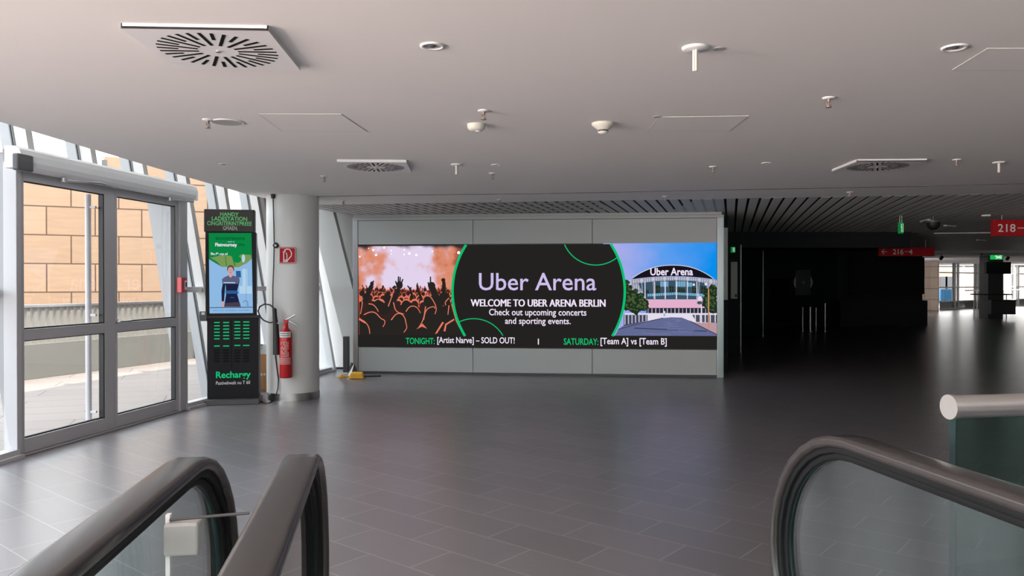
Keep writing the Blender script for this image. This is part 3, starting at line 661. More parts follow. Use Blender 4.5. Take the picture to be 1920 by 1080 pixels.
mb = MB(); mb.add([(-14, 0, -3), (9, 0, -3), (9, 0, 4.12), (sg1, 0, 4.12), (sg0, 0, 3.7), (-14, 0, 3.7), (-14, 3, -3), (9, 3, -3), (9, 3, 4.12), (sg1, 3, 4.12), (sg0, 3, 3.7), (-14, 3, 3.7)],
                  [(0, 1, 2, 3, 4, 5), (11, 10, 9, 8, 7, 6), (0, 6, 7, 1), (1, 7, 8, 2), (2, 8, 9, 3), (3, 9, 10, 4), (4, 10, 11, 5), (5, 11, 6, 0)])
ob = mb.build('stone_face', M['stone'], r)
s_, z_ = ql(195.5, 306); mb = MB(); mb.box((s_ - .05, -.02, z_ - .07), (s_ + .05, .01, z_ + .07)); mb.build('wall_opening', M['dgrey'], r)

# ------------------------------------------------------------------ WHITE COLUMN with things on it
CC = Vector((-2.665, 9.41, 0)); CR = .309
r = struct_root('column', CC)
mb = MB(); mb.cyl((0, 0, .09), CR, CZ + .2 - .09, 0, 64); mb.build('column_shaft', M['whitewall'], r)
mb = MB(); mb.cyl((0, 0, 0), CR + .006, .09, 0, 64); mb.build('skirting_band', M['steel'], r)
def col_front(px, py, off=0.0):
    d = ray(px, py); d2 = Vector((d.x, d.y)); c2 = Vector((CC.x, CC.y)); R = CR + off
    a = d2.dot(d2); b = -2 * d2.dot(c2); c = c2.dot(c2) - R * R; D = b * b - 4 * a * c
    t = (-b - math.sqrt(max(D, 0))) / (2 * a); return EYE + d * t
# extinguisher sign
p = col_front(538.8, 478.5, .012); n2 = Vector((p.x - CC.x, p.y - CC.y, 0)).normalized(); srot = math.atan2(n2.y, n2.x) + math.pi / 2
sg = thing('fire_extinguisher_sign', 'square red sign with white extinguisher symbol on the white column', 'sign', p, srot)
w = .093
mb = MB(); mb.box((-w, 0, -w * 1.03), (w, .008, w * 1.03)); mb.build('sign_plate', M['redsign'], sg)
def sc_(x, y): return ((x - 1073) / 95 * w, (770 - y) / 95 * w)
ps = Pic(sc_, lambda k: Matrix.Translation((0, -.0008 * k, 0)) @ RX90)
ps.rib([(981, 682), (1166, 682), (1166, 860), (981, 860), (981, 682)], 5, 0, 1)
ps.rib([(1035, 710), (1065, 697), (1100, 702), (1122, 740), (1118, 780), (1090, 812), (1070, 838)], 11, 0, 1); ps.rib([(1020, 733), (1040, 730), (1050, 712)], 12, 0, 1)
ps.rib([(1030, 740), (1030, 850)], 10, 0, 1); ps.rib([(1056, 738), (1070, 770), (1068, 800), (1062, 850)], 9, 0, 1); ps.rib([(1024, 846), (1075, 846)], 10, 0, 1)
ps.rib([(1036, 832), (1046, 822), (1056, 834), (1066, 822)], 8, 0, 1)
ps.build('extinguisher_symbol', M['ink'], sg)
# extinguisher
p = col_front(536, 660, .085)
ex = thing('fire_extinguisher', 'tall red fire extinguisher with black horn hung on the white column', 'fire extinguisher', (p.x, p.y, 0))
zb = at_y(536, 708, p.y).z; zsh = at_y(536, 632, p.y).z; zn = at_y(536, 618, p.y).z
mb = MB(); rr = .074
mb.lathe([(.001, zb), (rr * .92, zb), (rr, zb + .012), (rr, zsh), (rr * .93, zsh + .035), (rr * .72, zn - .005), (rr * .4, zn + .018), (.028, zn + .03), (.028, zn + .05), (.001, zn + .05)], 0, 32); mb.build('cylinder_body', M['red'], ex)
def wrap(z0, z1, a0, a1, mi, mbx, n=12, R=rr + .0012):
    for i in range(n):
        a, b = math.radians(a0 + (a1 - a0) * i / n), math.radians(a0 + (a1 - a0) * (i + 1) / n)
        mbx.add([(R * math.sin(a), -R * math.cos(a), z0), (R * math.sin(b), -R * math.cos(b), z0), (R * math.sin(b), -R * math.cos(b), z1), (R * math.sin(a), -R * math.cos(a), z1)], [(0, 1, 2, 3)], mi)
zz = lambda py: at_y(536, py, p.y).z
mb = MB(); wrap(zz(632), zz(621.5), -50, 62, 0, mb)
for q in (624.5, 628.5):
    for k in range(9): wrap(zz(q + .9), zz(q - .9), -40 + k * 10, -33 + k * 10, 1, mb, 1, rr + .002)
mb.build('white_label', [M['paper'], M['dgrey']], ex)
mb = MB()
for k in range(12):
    y_ = 641 + k * 2.4
    for a in range(6):
        if random.random() < .85: wrap(zz(y_ + .75), zz(y_ - .55), -34 + a * 13, -34 + a * 13 + random.uniform(8, 12), 0, mb, 2)
for k in range(6): wrap(zz(671 + k * 2.2), zz(670 + k * 2.2), -55, 62, 1, mb)
mb.build('printed_instructions', [M['inkpink'], M['inkpink']], ex)
mb = MB(); mb.cyl((0, 0, zn + .045), .024, .06, 0, 16); mb.box((-.02, -.025, zn + .08), (.03, .025, zn + .115)); mb.build('valve_head', M['red'], ex, bevel=.004)
mb = MB(); mb.tube([(.0, 0, zn + .11), (.05, -.01, zn + .135), (.12, -.02, zn + .175)], .008, 0, 8); mb.tube([(.02, 0, zn + .10), (.08, -.02, zn + .085), (.145, -.03, zn + .045)], .009, 0, 8); mb.tube([(-.1, -.02, zn + .075), (-.01, 0, zn + .075)], .008, 0, 8); mb.build('squeeze_lever', M['alu'], ex)
def exl(px, py, dy=0):
    q = at_y(px, py, p.y + dy); return (q.x - p.x, q.y - p.y, q.z)
mb = MB(); mb.tube([exl(514, 604), exl(505, 605), exl(495, 601), exl(487, 593), exl(484, 583), exl(487, 575), exl(496, 570), exl(506, 571.5), exl(513, 577), exl(515, 582)], .0085, 0, 10); mb.build('hose', M['cable'], ex)
mb = MB(); hpts = [exl(515, 578), exl(515.5, 590), exl(517, 610), exl(519, 665)]
hr = [.018, .022, .032, .044]
prev = None; vs = []; fs = []
for (x, y, z), r_ in zip(hpts, hr):
    for i in range(16): vs.append((x + r_ * math.cos(i * math.pi / 8), y + r_ * math.sin(i * math.pi / 8), z))
for k in range(3):
    for i in range(16): j = (i + 1) % 16; fs.append((k * 16 + i, k * 16 + j, (k + 1) * 16 + j, (k + 1) * 16 + i))
mb.add(vs, fs, 0, None, True); mb.add(vs, [tuple(range(15, -1, -1))], 0)
for q in (582, 586, 590, 594):
    x, y, z = exl(515.5, q); mb.cyl((x, y, z), .026, .008, 0, 16)
mb.build('discharge_horn', M['cable'], ex)
mb = MB(); mb.box((-.03, .05, zz(640)), (.03, .10, zz(632))); mb.build('wall_bracket', M['red'], ex); mb = MB(); mb.box((-.03, .05, zz(690)), (.03, .10, zz(684))); mb.build('wall_bracket', M['red'], ex)
# cable from the ceiling down the column to the kiosk
def cf(px, py, off=.014): return col_front(max(px, 503), py, off)
top_ = cf(512, 368); 
path = [Vector((top_.x, top_.y, CZ)), top_ - Vector((0, 0, .02)), cf(513.5, 430), cf(514, 456), cf(513, 500), cf(511.5, 540), cf(511.5, 580), cf(513, 620), cf(515.5, 660), cf(519, 690), cf(522, 712), cf(521, 728, .03), cf(518, 740, .05)]
fl_ = [(514, 748), (506, 755), (497, 756), (488, 752), (485, 749)]
path += [at_z(x, y, .008) for x, y in fl_]
cb = thing('power_cable', 'thin black cable running down the white column to the dark kiosk', 'cable', (0, 0, 0))
mb = MB(); mb.tube(path, .0065, 0, 8); mb.build('cable_run', M['cable'], cb)
mb = MB(); mb.cyl((top_.x, top_.y, CZ - .05), .022, .05, 0, 14, None, .03); mb.build('ceiling_gland', M['cable'], cb)
q = col_front(517, 460, .022); mb = MB(); mb.ball(q, .035); mb.ball(q + Vector((.008, -.026, -.005)), .016, 1); mb.build('cable_clip', [M['cable'], M['chrome']], cb)

# ------------------------------------------------------------------ CHARGING KIOSK
KO = at_z(437, 757); KY = KO.y; KA = math.radians(11.5); KN = Vector((math.sin(KA), -math.cos(KA), 0)); KX = Vector((math.cos(KA), math.sin(KA), 0))
kz = lambda py: at_y(437, py, KY).z
def K(px, py): q = on_plane(px, py, KO, KN); return ((q - KO).dot(KX), q.z)
kw = (K(485, 680)[0] - K(388.5, 680)[0]) / 2
ki = thing('charging_kiosk', 'tall black phone charging kiosk with lit screen and green slot lights', 'kiosk', KO, KA)
def kl(k): return Matrix.Translation((0, -.0008 * k, 0)) @ RX90
mb = MB(); mb.box((-kw - .012, -.10, 0), (kw + .016, .28, .06)); mb.build('base_plinth', M['dgrey'], ki, bevel=.006)
z1_ = kz(593); z0_ = .06
mb = MB(); mb.box((-kw, 0, z0_), (kw, .2, z1_)); mb.build('lower_cabinet', M['kiosk'], ki, bevel=.004)
mb = MB(); mb.box((-kw - .004, -.012, kz(596)), (kw + .004, .2, kz(592))); mb.build('shelf_lip', M['kioskhead'], ki, bevel=.004)
z2_ = kz(437)
xL, xR = K(385, 500)[0], K(480, 500)[0]
mb = MB(); mb.box((xL, .0, z1_ + .005), (xR, .12, z2_ + .01)); mb.build('screen_bezel', M['kiosk'], ki, bevel=.004)
xh0, xh1 = K(382, 410)[0], K(477.5, 410)[0]
hdp = MB(); zt_ = kz(392.5)
hdp.box((xh0, 0, z2_ + .01), (xh1, .12, zt_)); hdr = hdp.build('header_panel', M['kioskhead'], ki, bevel=.012)
E_kg = mat('green_lettering', srgb(120, 225, 140), .6); E_kw = mat('grey_lettering', srgb(200, 200, 195), .6)
ph = Pic(lambda x, y: K(380 + x / 12.71, 385 + y / 12.71), kl)
ph.txt('HANDY', 418, 172, 858, 252, 0, 1, .015); ph.txt('LADESTATION', 218, 276, 1060, 362, 0, 1, .015); ph.txt('CINGRITERINTPREEE', 105, 390, 1168, 474, 0, 1, .01); ph.txt('GMAEN.', 485, 500, 838, 590, 1, 1, .0)
ph.build('lettering', [E_kg, E_kw], hdr)
# poster on the screen: 849/110 px scale = 7.718
kp = Pic(lambda x, y: K(380 + x / 7.718, 460 + y / 7.718), kl)
km = [emis('poster_blue', srgb(140, 184, 226)), emis('poster_green', srgb(12, 132, 66)), emis('poster_olive', srgb(122, 150, 84)), emis('poster_dark_green', srgb(6, 78, 40)), E_white, emis('suit_blue', srgb(92, 94, 128)), emis('suit_navy', srgb(28, 34, 66)), emis('suit_mid', srgb(44, 92, 146)), emis('skin_tone', srgb(206, 160, 158)), emis('hair_brown', srgb(92, 72, 70)), emis('suit_brown', srgb(70, 60, 76)), emis('poster_pale', srgb(176, 210, 234)), emis('poster_rule', srgb(16, 20, 36))]
kp.q([(88, -178), (705, -178), (728, 980), (100, 985)], 0, 1)
kp.q([(88, -178), (705, -178), (712, 195), (640, 255), (520, 318), (280, 312), (180, 255), (92, 200)], 1, 1.5)
kp.q([(200, 230), (110, 180), (250, 150), (400, 150), (470, 200), (560, 130), (700, 140), (710, 195), (640, 255), (520, 318), (280, 312)], 2, 1.7)
kp.ell(500, 205, 60, 48, 1, 1.9); kp.q([(240, 150), (330, 150), (330, 310), (260, 310)], 2, 1.85); kp.rib([(430, 160), (470, 300)], 16, 1, 1.9); kp.ell(590, 190, 24, 60, 11, 1.88, 14); kp.rib([(330, 160), (345, 300)], 12, 1, 1.9)
kp.txt('BIDE AXZAPUTERNUNTAN', 190, -115, 610, -80, 3, 2.2, .02); kp.txt('- WIT Z', 345, -58, 460, -40, 11, 2.2, .005); kp.txt('Flatvourney', 182, -32, 498, 30, 4, 2.2, .025); kp.txt('bility', 500, -32, 610, 20, 3, 2.2, .01); kp.txt('Ba.f^.op.al', 120, 105, 360, 150, 4, 2.2, .01)
kp.rib([(630, 340), (630, 880)], 3, 5, 1.8); kp.q([(575, 340), (645, 340), (645, 590), (575, 590)], 11, 1.6); kp.q([(530, 590), (712, 590), (716, 700), (535, 700)], 11, 1.65); kp.q([(480, 370), (550, 370), (555, 465), (485, 465)], 7, 1.7); kp.rib([(590, 830), (600, 800), (650, 810), (655, 885)], 8, 5, 2)
# figure on the poster
kp.q([(300, 470), (370, 435), (430, 435), (525, 460), (535, 520), (500, 660), (500, 705), (550, 890), (310, 890), (340, 705), (335, 600), (330, 560), (310, 810), (275, 810), (272, 660), (290, 560), (280, 500)], 6, 2.3)
kp.q([(280, 490), (310, 465), (370, 435), (430, 435), (525, 460), (537, 500), (515, 560), (285, 555)], 5, 2.4); kp.q([(330, 655), (505, 655), (520, 700), (332, 700)], 7, 2.4); kp.q([(320, 835), (535, 820), (552, 890), (312, 890)], 10, 2.4); kp.rib([(300, 540), (470, 540)], 14, 11, 2.5); kp.rib([(400, 755), (460, 755)], 10, 7, 2.5)
kp.ell(405, 345, 52, 60, 9, 2.5); kp.ell(404, 368, 41, 55, 8, 2.6); kp.q([(380, 410), (430, 410), (440, 435), (405, 470), (370, 435)], 8, 2.55); kp.q([(275, 810), (310, 810), (312, 890), (278, 890)], 8, 2.5)
for x in (388, 420): kp.rib([(x - 8, 355), (x + 8, 355)], 5, 9, 2.7)
kp.rib([(392, 396), (418, 396)], 5, 9, 2.7); kp.rib([(404, 362), (402, 382)], 4, 5, 2.7)
kp.rib([(100, 903), (725, 895)], 9, 12, 2.6); kp.q([(104, 912), (718, 905), (724, 975), (104, 978)], 0, 2.5); kp.txt('infos zum ausleihen und laden', 150, 930, 680, 950, 7, 2.7, 0)
kp.build('screen_picture', km, ki)
# slots, logo
E_slot = emis('slot_green', srgb(22, 190, 120)); 
colx = [(401.5, 412), (418.5, 429.5), (439.5, 450.5), (456, 467.5)]
for c_, (a, b) in enumerate(colx):
    for y_ in (604.8, 610.9, 617, 623, 629.2, 635.3, 648.8):
        dy_ = -1.1 if c_ > 1 else 0
        m_ = MB(); x0, zz0 = K(a, y_ + dy_ + 1); x1, zz1 = K(b, y_ + dy_ - 1); m_.box((x0, -.004, zz0), (x1, .002, zz1)); m_.build('slot_light', E_slot, ki)
    for y_ in (657, 661.8, 667, 672, 677.2):
        m_ = MB(); x0, zz0 = K(a, y_ + 1.2); x1, zz1 = K(b, y_ - 1.2); m_.box((x0, -.003, zz0), (x1, .002, zz1)); m_.build('empty_slot', M['void'], ki)
mb = MB(); x0, za_ = K(433.8, 690); x1, zb_ = K(434.3, 600); mb.box((x0, -.002, za_), (x1 + .002, .001, zb_)); mb.build('door_seam', M['void'], ki)
pl = Pic(K, kl)
pl.txt('Rechargy', 405, 695.5, 470, 713, 0, 1, .02); pl.txt('Pastivehwalt ou T 60', 405, 713.5, 469, 721.5, 1, 1, .005)
pl.build('logo_lettering', [E_slot, M['ink']], ki)
mb = MB(); a, za_ = K(375, 602); b, zb_ = K(388, 584); mb.box((a, -.02, za_), (b, .06, zb_)); c, _ = K(381.5, 590); mb.box((c - .018, -.024, K(0, 593)[1]), (c + .018, -.018, K(0, 588)[1]), 1); mb.build('card_reader', [M['dgrey'], M['paper']], ki)

# ------------------------------------------------------------------ small things by the wall
p = at_z(492, 733); wc = thing('wooden_cabinet', 'small light wooden cabinet half hidden between kiosk and white column', 'cabinet', (p.x, p.y, 0), drot - math.pi / 2 + .9)
wc.rotation_euler = (0, 0, 0)
zt_ = at_y(492, 664, p.y).z
mb = MB(); mb.box((-.12, 0, .0), (.12, .02, zt_)); mb.build('cabinet_body', M['wood'], wc)
for x in (-.012, .028):
    mb = MB(); z = at_y(492, 702, p.y).z; mb.box((x - .012, -.02, z - .015), (x + .014, 0, z + .015)); mb.build('knob', M['knob'], wc, bevel=.005)
mb = MB(); z0 = at_y(492, 656, p.y).z; z1 = at_y(492, 645, p.y).z; mb.box((-.12, .0, zt_), (.10, .008, z1)); mb.text('EIT', Matrix.Translation((0, -.001, 0)) @ RX90, (-.05, z0, .005, z1 - .01), 1); mb.build('notice', [M['paper'], M['dgrey']], wc)

p = at_z(664, 693); gb = MB(); hgt = at_y(664, 626, p.y).z
s_ = thing('slim_floor_box', 'slim dark grey upright box standing against left end of screen wall', 'box', (p.x, 11.80, 0), wrot)
gb.box((-.04, 0, .0), (.035, .10, hgt)); gb.build('box_body', M['dgrey'], s_, bevel=.004)
mb = MB(); mb.box((-.047, -.004, 0), (.042, .104, .03)); mb.build('box_foot', M['knob'], s_)

p = at_z(662, 711); yt_ = thing('floor_tool', 'yellow plastic tool with black handle lying before left end of screen wall', 'tool', (p.x, p.y, 0))
def Y_(px, py): q = at_y(px, py, p.y); return (q.x - p.x, max(q.z, .004))
mb = MB(); a = Y_(653.5, 710)[0]; b = Y_(682, 710)[0]; hz_ = Y_(660, 698.5)[1]
mb.hexa([(a, 0, .003), (b, 0, .003), (b + .01, .16, .003), (a, .16, .003), (a + .02, .02, hz_ * .85), (b - .03, .02, hz_ * .85), (b - .04, .13, hz_), (a + .03, .13, hz_)]); mb.build('tool_body', M['yellow'], yt_, bevel=.012)
mb = MB(); x0 = Y_(682, 706)[0]; x1 = Y_(712, 705)[0]; mb.tube([(x0 - .02, .08, .03), (x1, .10, .035)], .013); mb.build('handle', M['cable'], yt_)
mb = MB(); x0 = Y_(634, 708)[0]; x1 = Y_(654, 708)[0]; mb.tube([(x0, .02, .015), (x0 + .04, .05, .045), (x0 + .09, .06, .03), (x1 + .01, .07, .035)], .016); mb.tube([(x0 + .02, .0, .014), (x0 + .07, .03, .03)], .013); mb.tube([(x0 + .04, .06, .05), (x0 + .02, .09, .015)], .012); mb.build('clamp_jaw', M['yellow'], yt_)
gw = thing('grey_wedge', 'folded grey cardboard wedge standing behind the yellow tool', 'wedge', (p.x, p.y + .17, 0))
mb = MB(); P1 = [Y_(644, 703), Y_(654, 705), Y_(658, 686), Y_(652, 684)]
mb.prism([(Y_(643, 0)[0], 0.0), (Y_(652, 0)[0], -.0), (Y_(668, 0)[0], .05), (Y_(650, 0)[0], .12)], 0, .004)
hz_ = Y_(658, 684)[1]
vA = (Y_(643.5, 0)[0], 0, .004); vB = (Y_(652, 0)[0], -.02, .004); vC = (Y_(668, 0)[0], .04, .004); vT = (Y_(657.5, 0)[0], .05, hz_); vS = (Y_(651, 0)[0], .06, hz_ + .01)
mb.add([vA, vB, vT, vS], [(0, 1, 2, 3)], 0); mb.add([vB, vC, vT], [(0, 1, 2)], 1); mb.add([vA, vS, vT, vC], [(0, 1, 2, 3)], 1)
mb.build('wedge_card', [M['knob'], M['dgrey']], gw)

# ------------------------------------------------------------------ CEILING FITTINGS
def ceil(px, py): p = at_z(px, py, CZ); return (p.x, p.y, CZ)
# swirl diffusers
def diffuser_proto(loc, rz, label):
    r = thing('air_diffuser', label, 'air vent', loc, rz, 'square swirl diffusers in the ceiling')
    h = .292
    mb = MB(); mb.box((-h, -h, -.022), (h, h, -.012)); 
    for a, b in (((-h, -h), (h, -h + .006)), ((-h, h - .006), (h, h)), ((-h, -h), (-h + .006, h)), ((h - .006, -h), (h, h))): mb.box((*a, -.022), (*b, 0))
    mb.build('face_plate', M['white'], r)
    mb = MB()
    for k in range(32):
        a = 2 * math.pi * k / 32; T = Matrix.Rotation(a, 4, 'Z') @ Matrix.Translation((0, 0, -.0232))
        r0 = .085 if k % 2 == 0 else .165
        mb.box((r0, -.0075, 0), (.252, .0075, .0015), 0, T)
    mb.build('slots', M['void'], r)
    mb = MB(); mb.cyl((0, 0, -.027), .012, .005, 0, 16); mb.build('centre_screw', M['chrome'], r)
    return r
vr = math.radians(3)
v1_ = diffuser_proto((-1.295, 3.42, CZ), vr, 'large square white swirl vent above the glass door, nearest of the three')
dup(v1_, (-1.205, 6.855, CZ), vr, 'square white swirl vent in the middle of the ceiling before the concert picture')
dup(v1_, (3.22, 6.82, CZ), -vr, 'square grey swirl vent in the dim ceiling toward the red hanging signs')
# downlights
def downlight_proto(loc, label, R=.055):
    r = thing('recessed_downlight', label, 'ceiling light', loc, 0, 'recessed round downlights')
    mb = MB(); mb.lathe([(R * .68, -.002), (R * .74, -.007), (R, -.006), (R, 0)], 0, 32); mb.build('trim_ring', M['white'], r)
    mb = MB(); mb.lathe([(R * .7, -.003), (R * .5, -.0015), (.001, -.001)], 0, 32); mb.build('reflector', M['lens'], r)
    mb = MB(); mb.ball((0, 0, -.003), R * .28, 0, 14, .4); mb.build('lamp', M['dgrey'], r)
    return r
dl1 = downlight_proto(ceil(811, 85.5), 'round recessed downlight right of the large swirl vent')
dup(dl1, ceil(1790, 88.5), label='round recessed downlight beside the pale ceiling hatch at far right')
dup(dl1, ceil(420, 307.5), label='small round downlight above the dark charging kiosk', scale=.85)
dup(dl1, ceil(930, 309), label='small round downlight beside the white rod before the screen wall', scale=.8)
dup(dl1, ceil(1437.5, 305.5), label='small round downlight left of the dim grey swirl vent', scale=.8)
# round speaker
s_ = thing('ceiling_speaker', 'flat round grey ceiling speaker beside a sprinkler near the glass facade', 'speaker', ceil(427, 229))
mb = MB(); mb.lathe([(.09, -.003), (.098, -.007), (.108, -.005), (.108, 0)], 0, 36); mb.build('speaker_rim', M['white'], s_)
mb = MB(); mb.cyl((0, 0, -.005), .092, .004, 0, 36); mb.build('speaker_grille', M['lat'], s_)
# sprinklers
def sprinkler_proto(loc, label):
    r = thing('sprinkler', label, 'sprinkler', loc, 0, 'sprinkler heads in the ceiling')
    mb = MB(); mb.lathe([(.001, -.008), (.03, -.008), (.036, -.003), (.036, 0)], 0, 24); mb.build('rosette', M['white'], r)
    mb = MB(); mb.cyl((0, 0, -.026), .010, .02, 0, 12); mb.tube([(-.01, 0, -.022), (-.012, 0, -.04), (0, 0, -.052)], .003, 0, 6); mb.tube([(.01, 0, -.022), (.012, 0, -.04), (0, 0, -.052)], .003, 0, 6); mb.cyl((0, 0, -.05), .004, .03, 0, 8); mb.build('frame_arms', M['brass'], r)
    mb = MB(); mb.cyl((0, 0, -.056), .017, .004, 0, 16); mb.build('deflector', M['brass'], r)
    return r
s1_ = sprinkler_proto(ceil(390, 224), 'sprinkler head touching the flat round ceiling speaker')
for (x, y), lab in zip(((907, 207), (1554, 183), (608, 330), (1337, 312), (1794, 299), (923, 324.5), (644, 376), (937, 374), (1247, 368), (1593, 360)),
    ('sprinkler head just behind the white dome smoke detector', 'sprinkler head alone in the grey ceiling between hanging rod and dim vent', 'sprinkler head just before the white column top', 'sprinkler head left of the dim vent, before a small downlight',
     'sprinkler head between the dim vent and the white rod at far right', 'reddish sprinkler head below the small downlight before the screen wall', 'sprinkler head on the ceiling edge beside the white column', 'sprinkler head on the ceiling edge above the middle of the display', 'sprinkler head on the ceiling edge above the display right end', 'sprinkler head on the ceiling edge before the dark lattice')):
    dup(s1_, ceil(x, y), label=lab)
# rod sensors
def rod_proto(loc, label):
    r = thing('ceiling_rod_sensor', label, 'sensor', loc, 0, 'white rods hanging from ceiling discs')
    mb = MB(); mb.lathe([(.001, -.012), (.05, -.012), (.058, -.008), (.06, 0)], 0, 28); mb.build('mounting_disc', M['white'], r)
    for x, y in ((-.008, 0), (.008, .004), (.001, -.007)):
        mb = MB(); mb.cyl((x, y, -.105), .0055, .095, 0, 10); mb.build('rod', M['cream'], r)
    return r
r1_ = rod_proto(ceil(1304, 89), 'white disc with hanging rods left of the small ceiling cap')
dup(r1_, ceil(856, 308), label='white hanging rod between middle swirl vent and small downlight', scale=.85)
dup(r1_, ceil(1873, 304), label='white hanging rod right of the dim vent above the red signs', scale=.85)
# detectors
s_ = thing('smoke_detector', 'white dome smoke detector in the ceiling above the display left half', 'smoke detector', ceil(893, 233))
mb = MB(); mb.lathe([(.06, 0), (.06, -.012), (.056, -.03), (.04, -.042), (.02, -.045), (.001, -.045)], 0, 32); mb.build('dome', M['cream'], s_)
mb = MB(); mb.cyl((.012, 0, -.05), .016, .008, 0, 16); mb.build('sensor_tip', M['white'], s_)
s_ = thing('smoke_detector', 'cream cone smoke detector with dark slots near the ceiling hatch outline', 'smoke detector', ceil(1131, 231))
mb = MB(); mb.lathe([(.075, 0), (.075, -.012), (.06, -.025), (.04, -.04), (.036, -.045), (.001, -.045)], 0, 32); mb.build('detector_base', M['cream'], s_)
mb = MB(); mb.cyl((0, 0, -.058), .032, .014, 0, 24); mb.build('dark_slots', M['dgrey'], s_)
mb = MB(); mb.lathe([(.036, -.056), (.034, -.062), (.02, -.07), (.001, -.072)], 0, 24); mb.build('detector_cap', M['cream'], s_)
for (x, y, lab) in ((1348, 91, 'small flat grey cap right of the hanging rods'), (1232, 218.5, 'small flat grey cap at the corner of the ceiling hatch outline')):
    mb = MB(); mb.cyl((0, 0, -.003), .026, .003, 0, 20); tag(mb.build('blanking_disc', M['lat'], loc=ceil(x, y)), lab, 'cap', 'flat ceiling caps')
# access panels: thin outlined hatches
def hatch(pts, label, inner=True):
    q = [Vector(ceil(x, y)) for x, y in pts]; c = sum(q, Vector()) / len(q)
    mb = MB(); dn = Vector((0, 0, -.0025))
    mb.hexa([p - c + dn for p in q] + [p - c for p in q], 0)
    r = thing('ceiling_hatch', label, 'hatch', c, 0, 'flush hatches in the ceiling')
    mb.build('hatch_panel', M['ceiling'], r, bevel=.001)
    mb = MB()
    for k in range(4):
        a, b = q[k] - c, q[(k + 1) % 4] - c; n = Vector((-(b - a).y, (b - a).x, 0)).normalized() * .0018
        mb.add([a - n + dn * 1.3, b - n + dn * 1.3, b + n + dn * 1.3, a + n + dn * 1.3], [(0, 1, 2, 3)])
    mb.build('hatch_rim', M['lat'], r)
hatch([(485, 213), (640, 213.5), (688, 246), (529, 245)], 'flush square ceiling hatch right of the flat round speaker')
hatch([(1237, 219), (1404, 217), (1368, 244.5), (1213, 245.5)], 'flush square ceiling hatch right of the cone smoke detector')
hatch([(1852, 90), (2010, 90), (1968, 131), (1785, 131)], 'flush square ceiling hatch beside the far right downlight')

# ------------------------------------------------------------------ DARK ZONE
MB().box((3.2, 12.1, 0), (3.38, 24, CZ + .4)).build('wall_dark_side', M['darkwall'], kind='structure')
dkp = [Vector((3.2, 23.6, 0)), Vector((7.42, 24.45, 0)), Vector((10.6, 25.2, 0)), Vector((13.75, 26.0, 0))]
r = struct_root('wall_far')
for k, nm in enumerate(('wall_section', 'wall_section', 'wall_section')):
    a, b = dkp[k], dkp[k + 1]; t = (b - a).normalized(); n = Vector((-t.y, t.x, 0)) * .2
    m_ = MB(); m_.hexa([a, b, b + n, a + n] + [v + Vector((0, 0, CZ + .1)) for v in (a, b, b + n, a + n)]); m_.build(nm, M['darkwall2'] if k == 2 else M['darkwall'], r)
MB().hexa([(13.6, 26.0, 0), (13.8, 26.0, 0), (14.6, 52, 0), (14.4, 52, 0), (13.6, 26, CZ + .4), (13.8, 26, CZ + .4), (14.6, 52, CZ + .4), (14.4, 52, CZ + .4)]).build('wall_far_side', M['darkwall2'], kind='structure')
def box_at(name, px0, py0, px1, py1, y, depth, m, label, cat, parts=None, group=None, floor=False):
    a = at_y(px0, py1, y); b = at_y(px1, py0, y)
    r = thing(name, label, cat, ((a.x + b.x) / 2, y, a.z if not floor else 0), 0, group)
    w = (b.x - a.x) / 2; h = b.z - (0 if floor else a.z)
    mb = MB(); mb.box((-w, 0, 0), (w, depth, h)); mb.build(name + '_body', m, r, bevel=min(.006, w * .2))
    return r, w, h
# door frame with a pale leaf beside the screen wall
dd = struct_root('door_2', (3.42, 13.2, 0))
a = at_y(1353.5, 428, 12.0); 
mb = MB(); x0 = at_y(1354.5, 500, 12.0).x; x1 = at_y(1364.5, 500, 12.0).x; mb.box((x0, 12.0, at_y(1360, 562, 12).z), (x1, 12.06, at_y(1360, 427, 12).z)); mb.build('trim_return', M['white'], kind='structure')
y_ = 15.5
def XZ(px, py, y): q = at_y(px, py, y); return q.x, q.z
xa, zt2 = XZ(1370.5, 491, y_); xb, zb2 = XZ(1382.5, 560, y_)
dd.location = (0, 0, 0)
mb = MB(); mb.box((xa, y_, zb2), (xb, y_ + .03, zt2)); mb.build('glazed_leaf', M['cream'], dd)
xf0, zf1 = XZ(1365, 459, y_); xf1, _ = XZ(1389.5, 478, y_); mb = MB(); mb.box((xf0, y_ + .02, 0), (xf1, y_ + .1, zf1)); mb.build('door_surround', M['darkwall'], dd)
mb = MB(); xs0, _ = XZ(1387.5, 500, y_); xs1, _ = XZ(1389.5, 500, y_); mb.box((xs0, y_ - .03, 0), (xs1, y_ + .02, zf1)); mb.build('door_edge', M['alu'], dd)
xl0, zl0 = XZ(1378, 557, y_); xl1, zl1 = XZ(1381.5, 551.5, y_); mb = MB(); mb.box((xl0, y_ - .012, zl0), (xl1, y_, zl1)); mb.build('door_lock', M['dgrey'], dd)
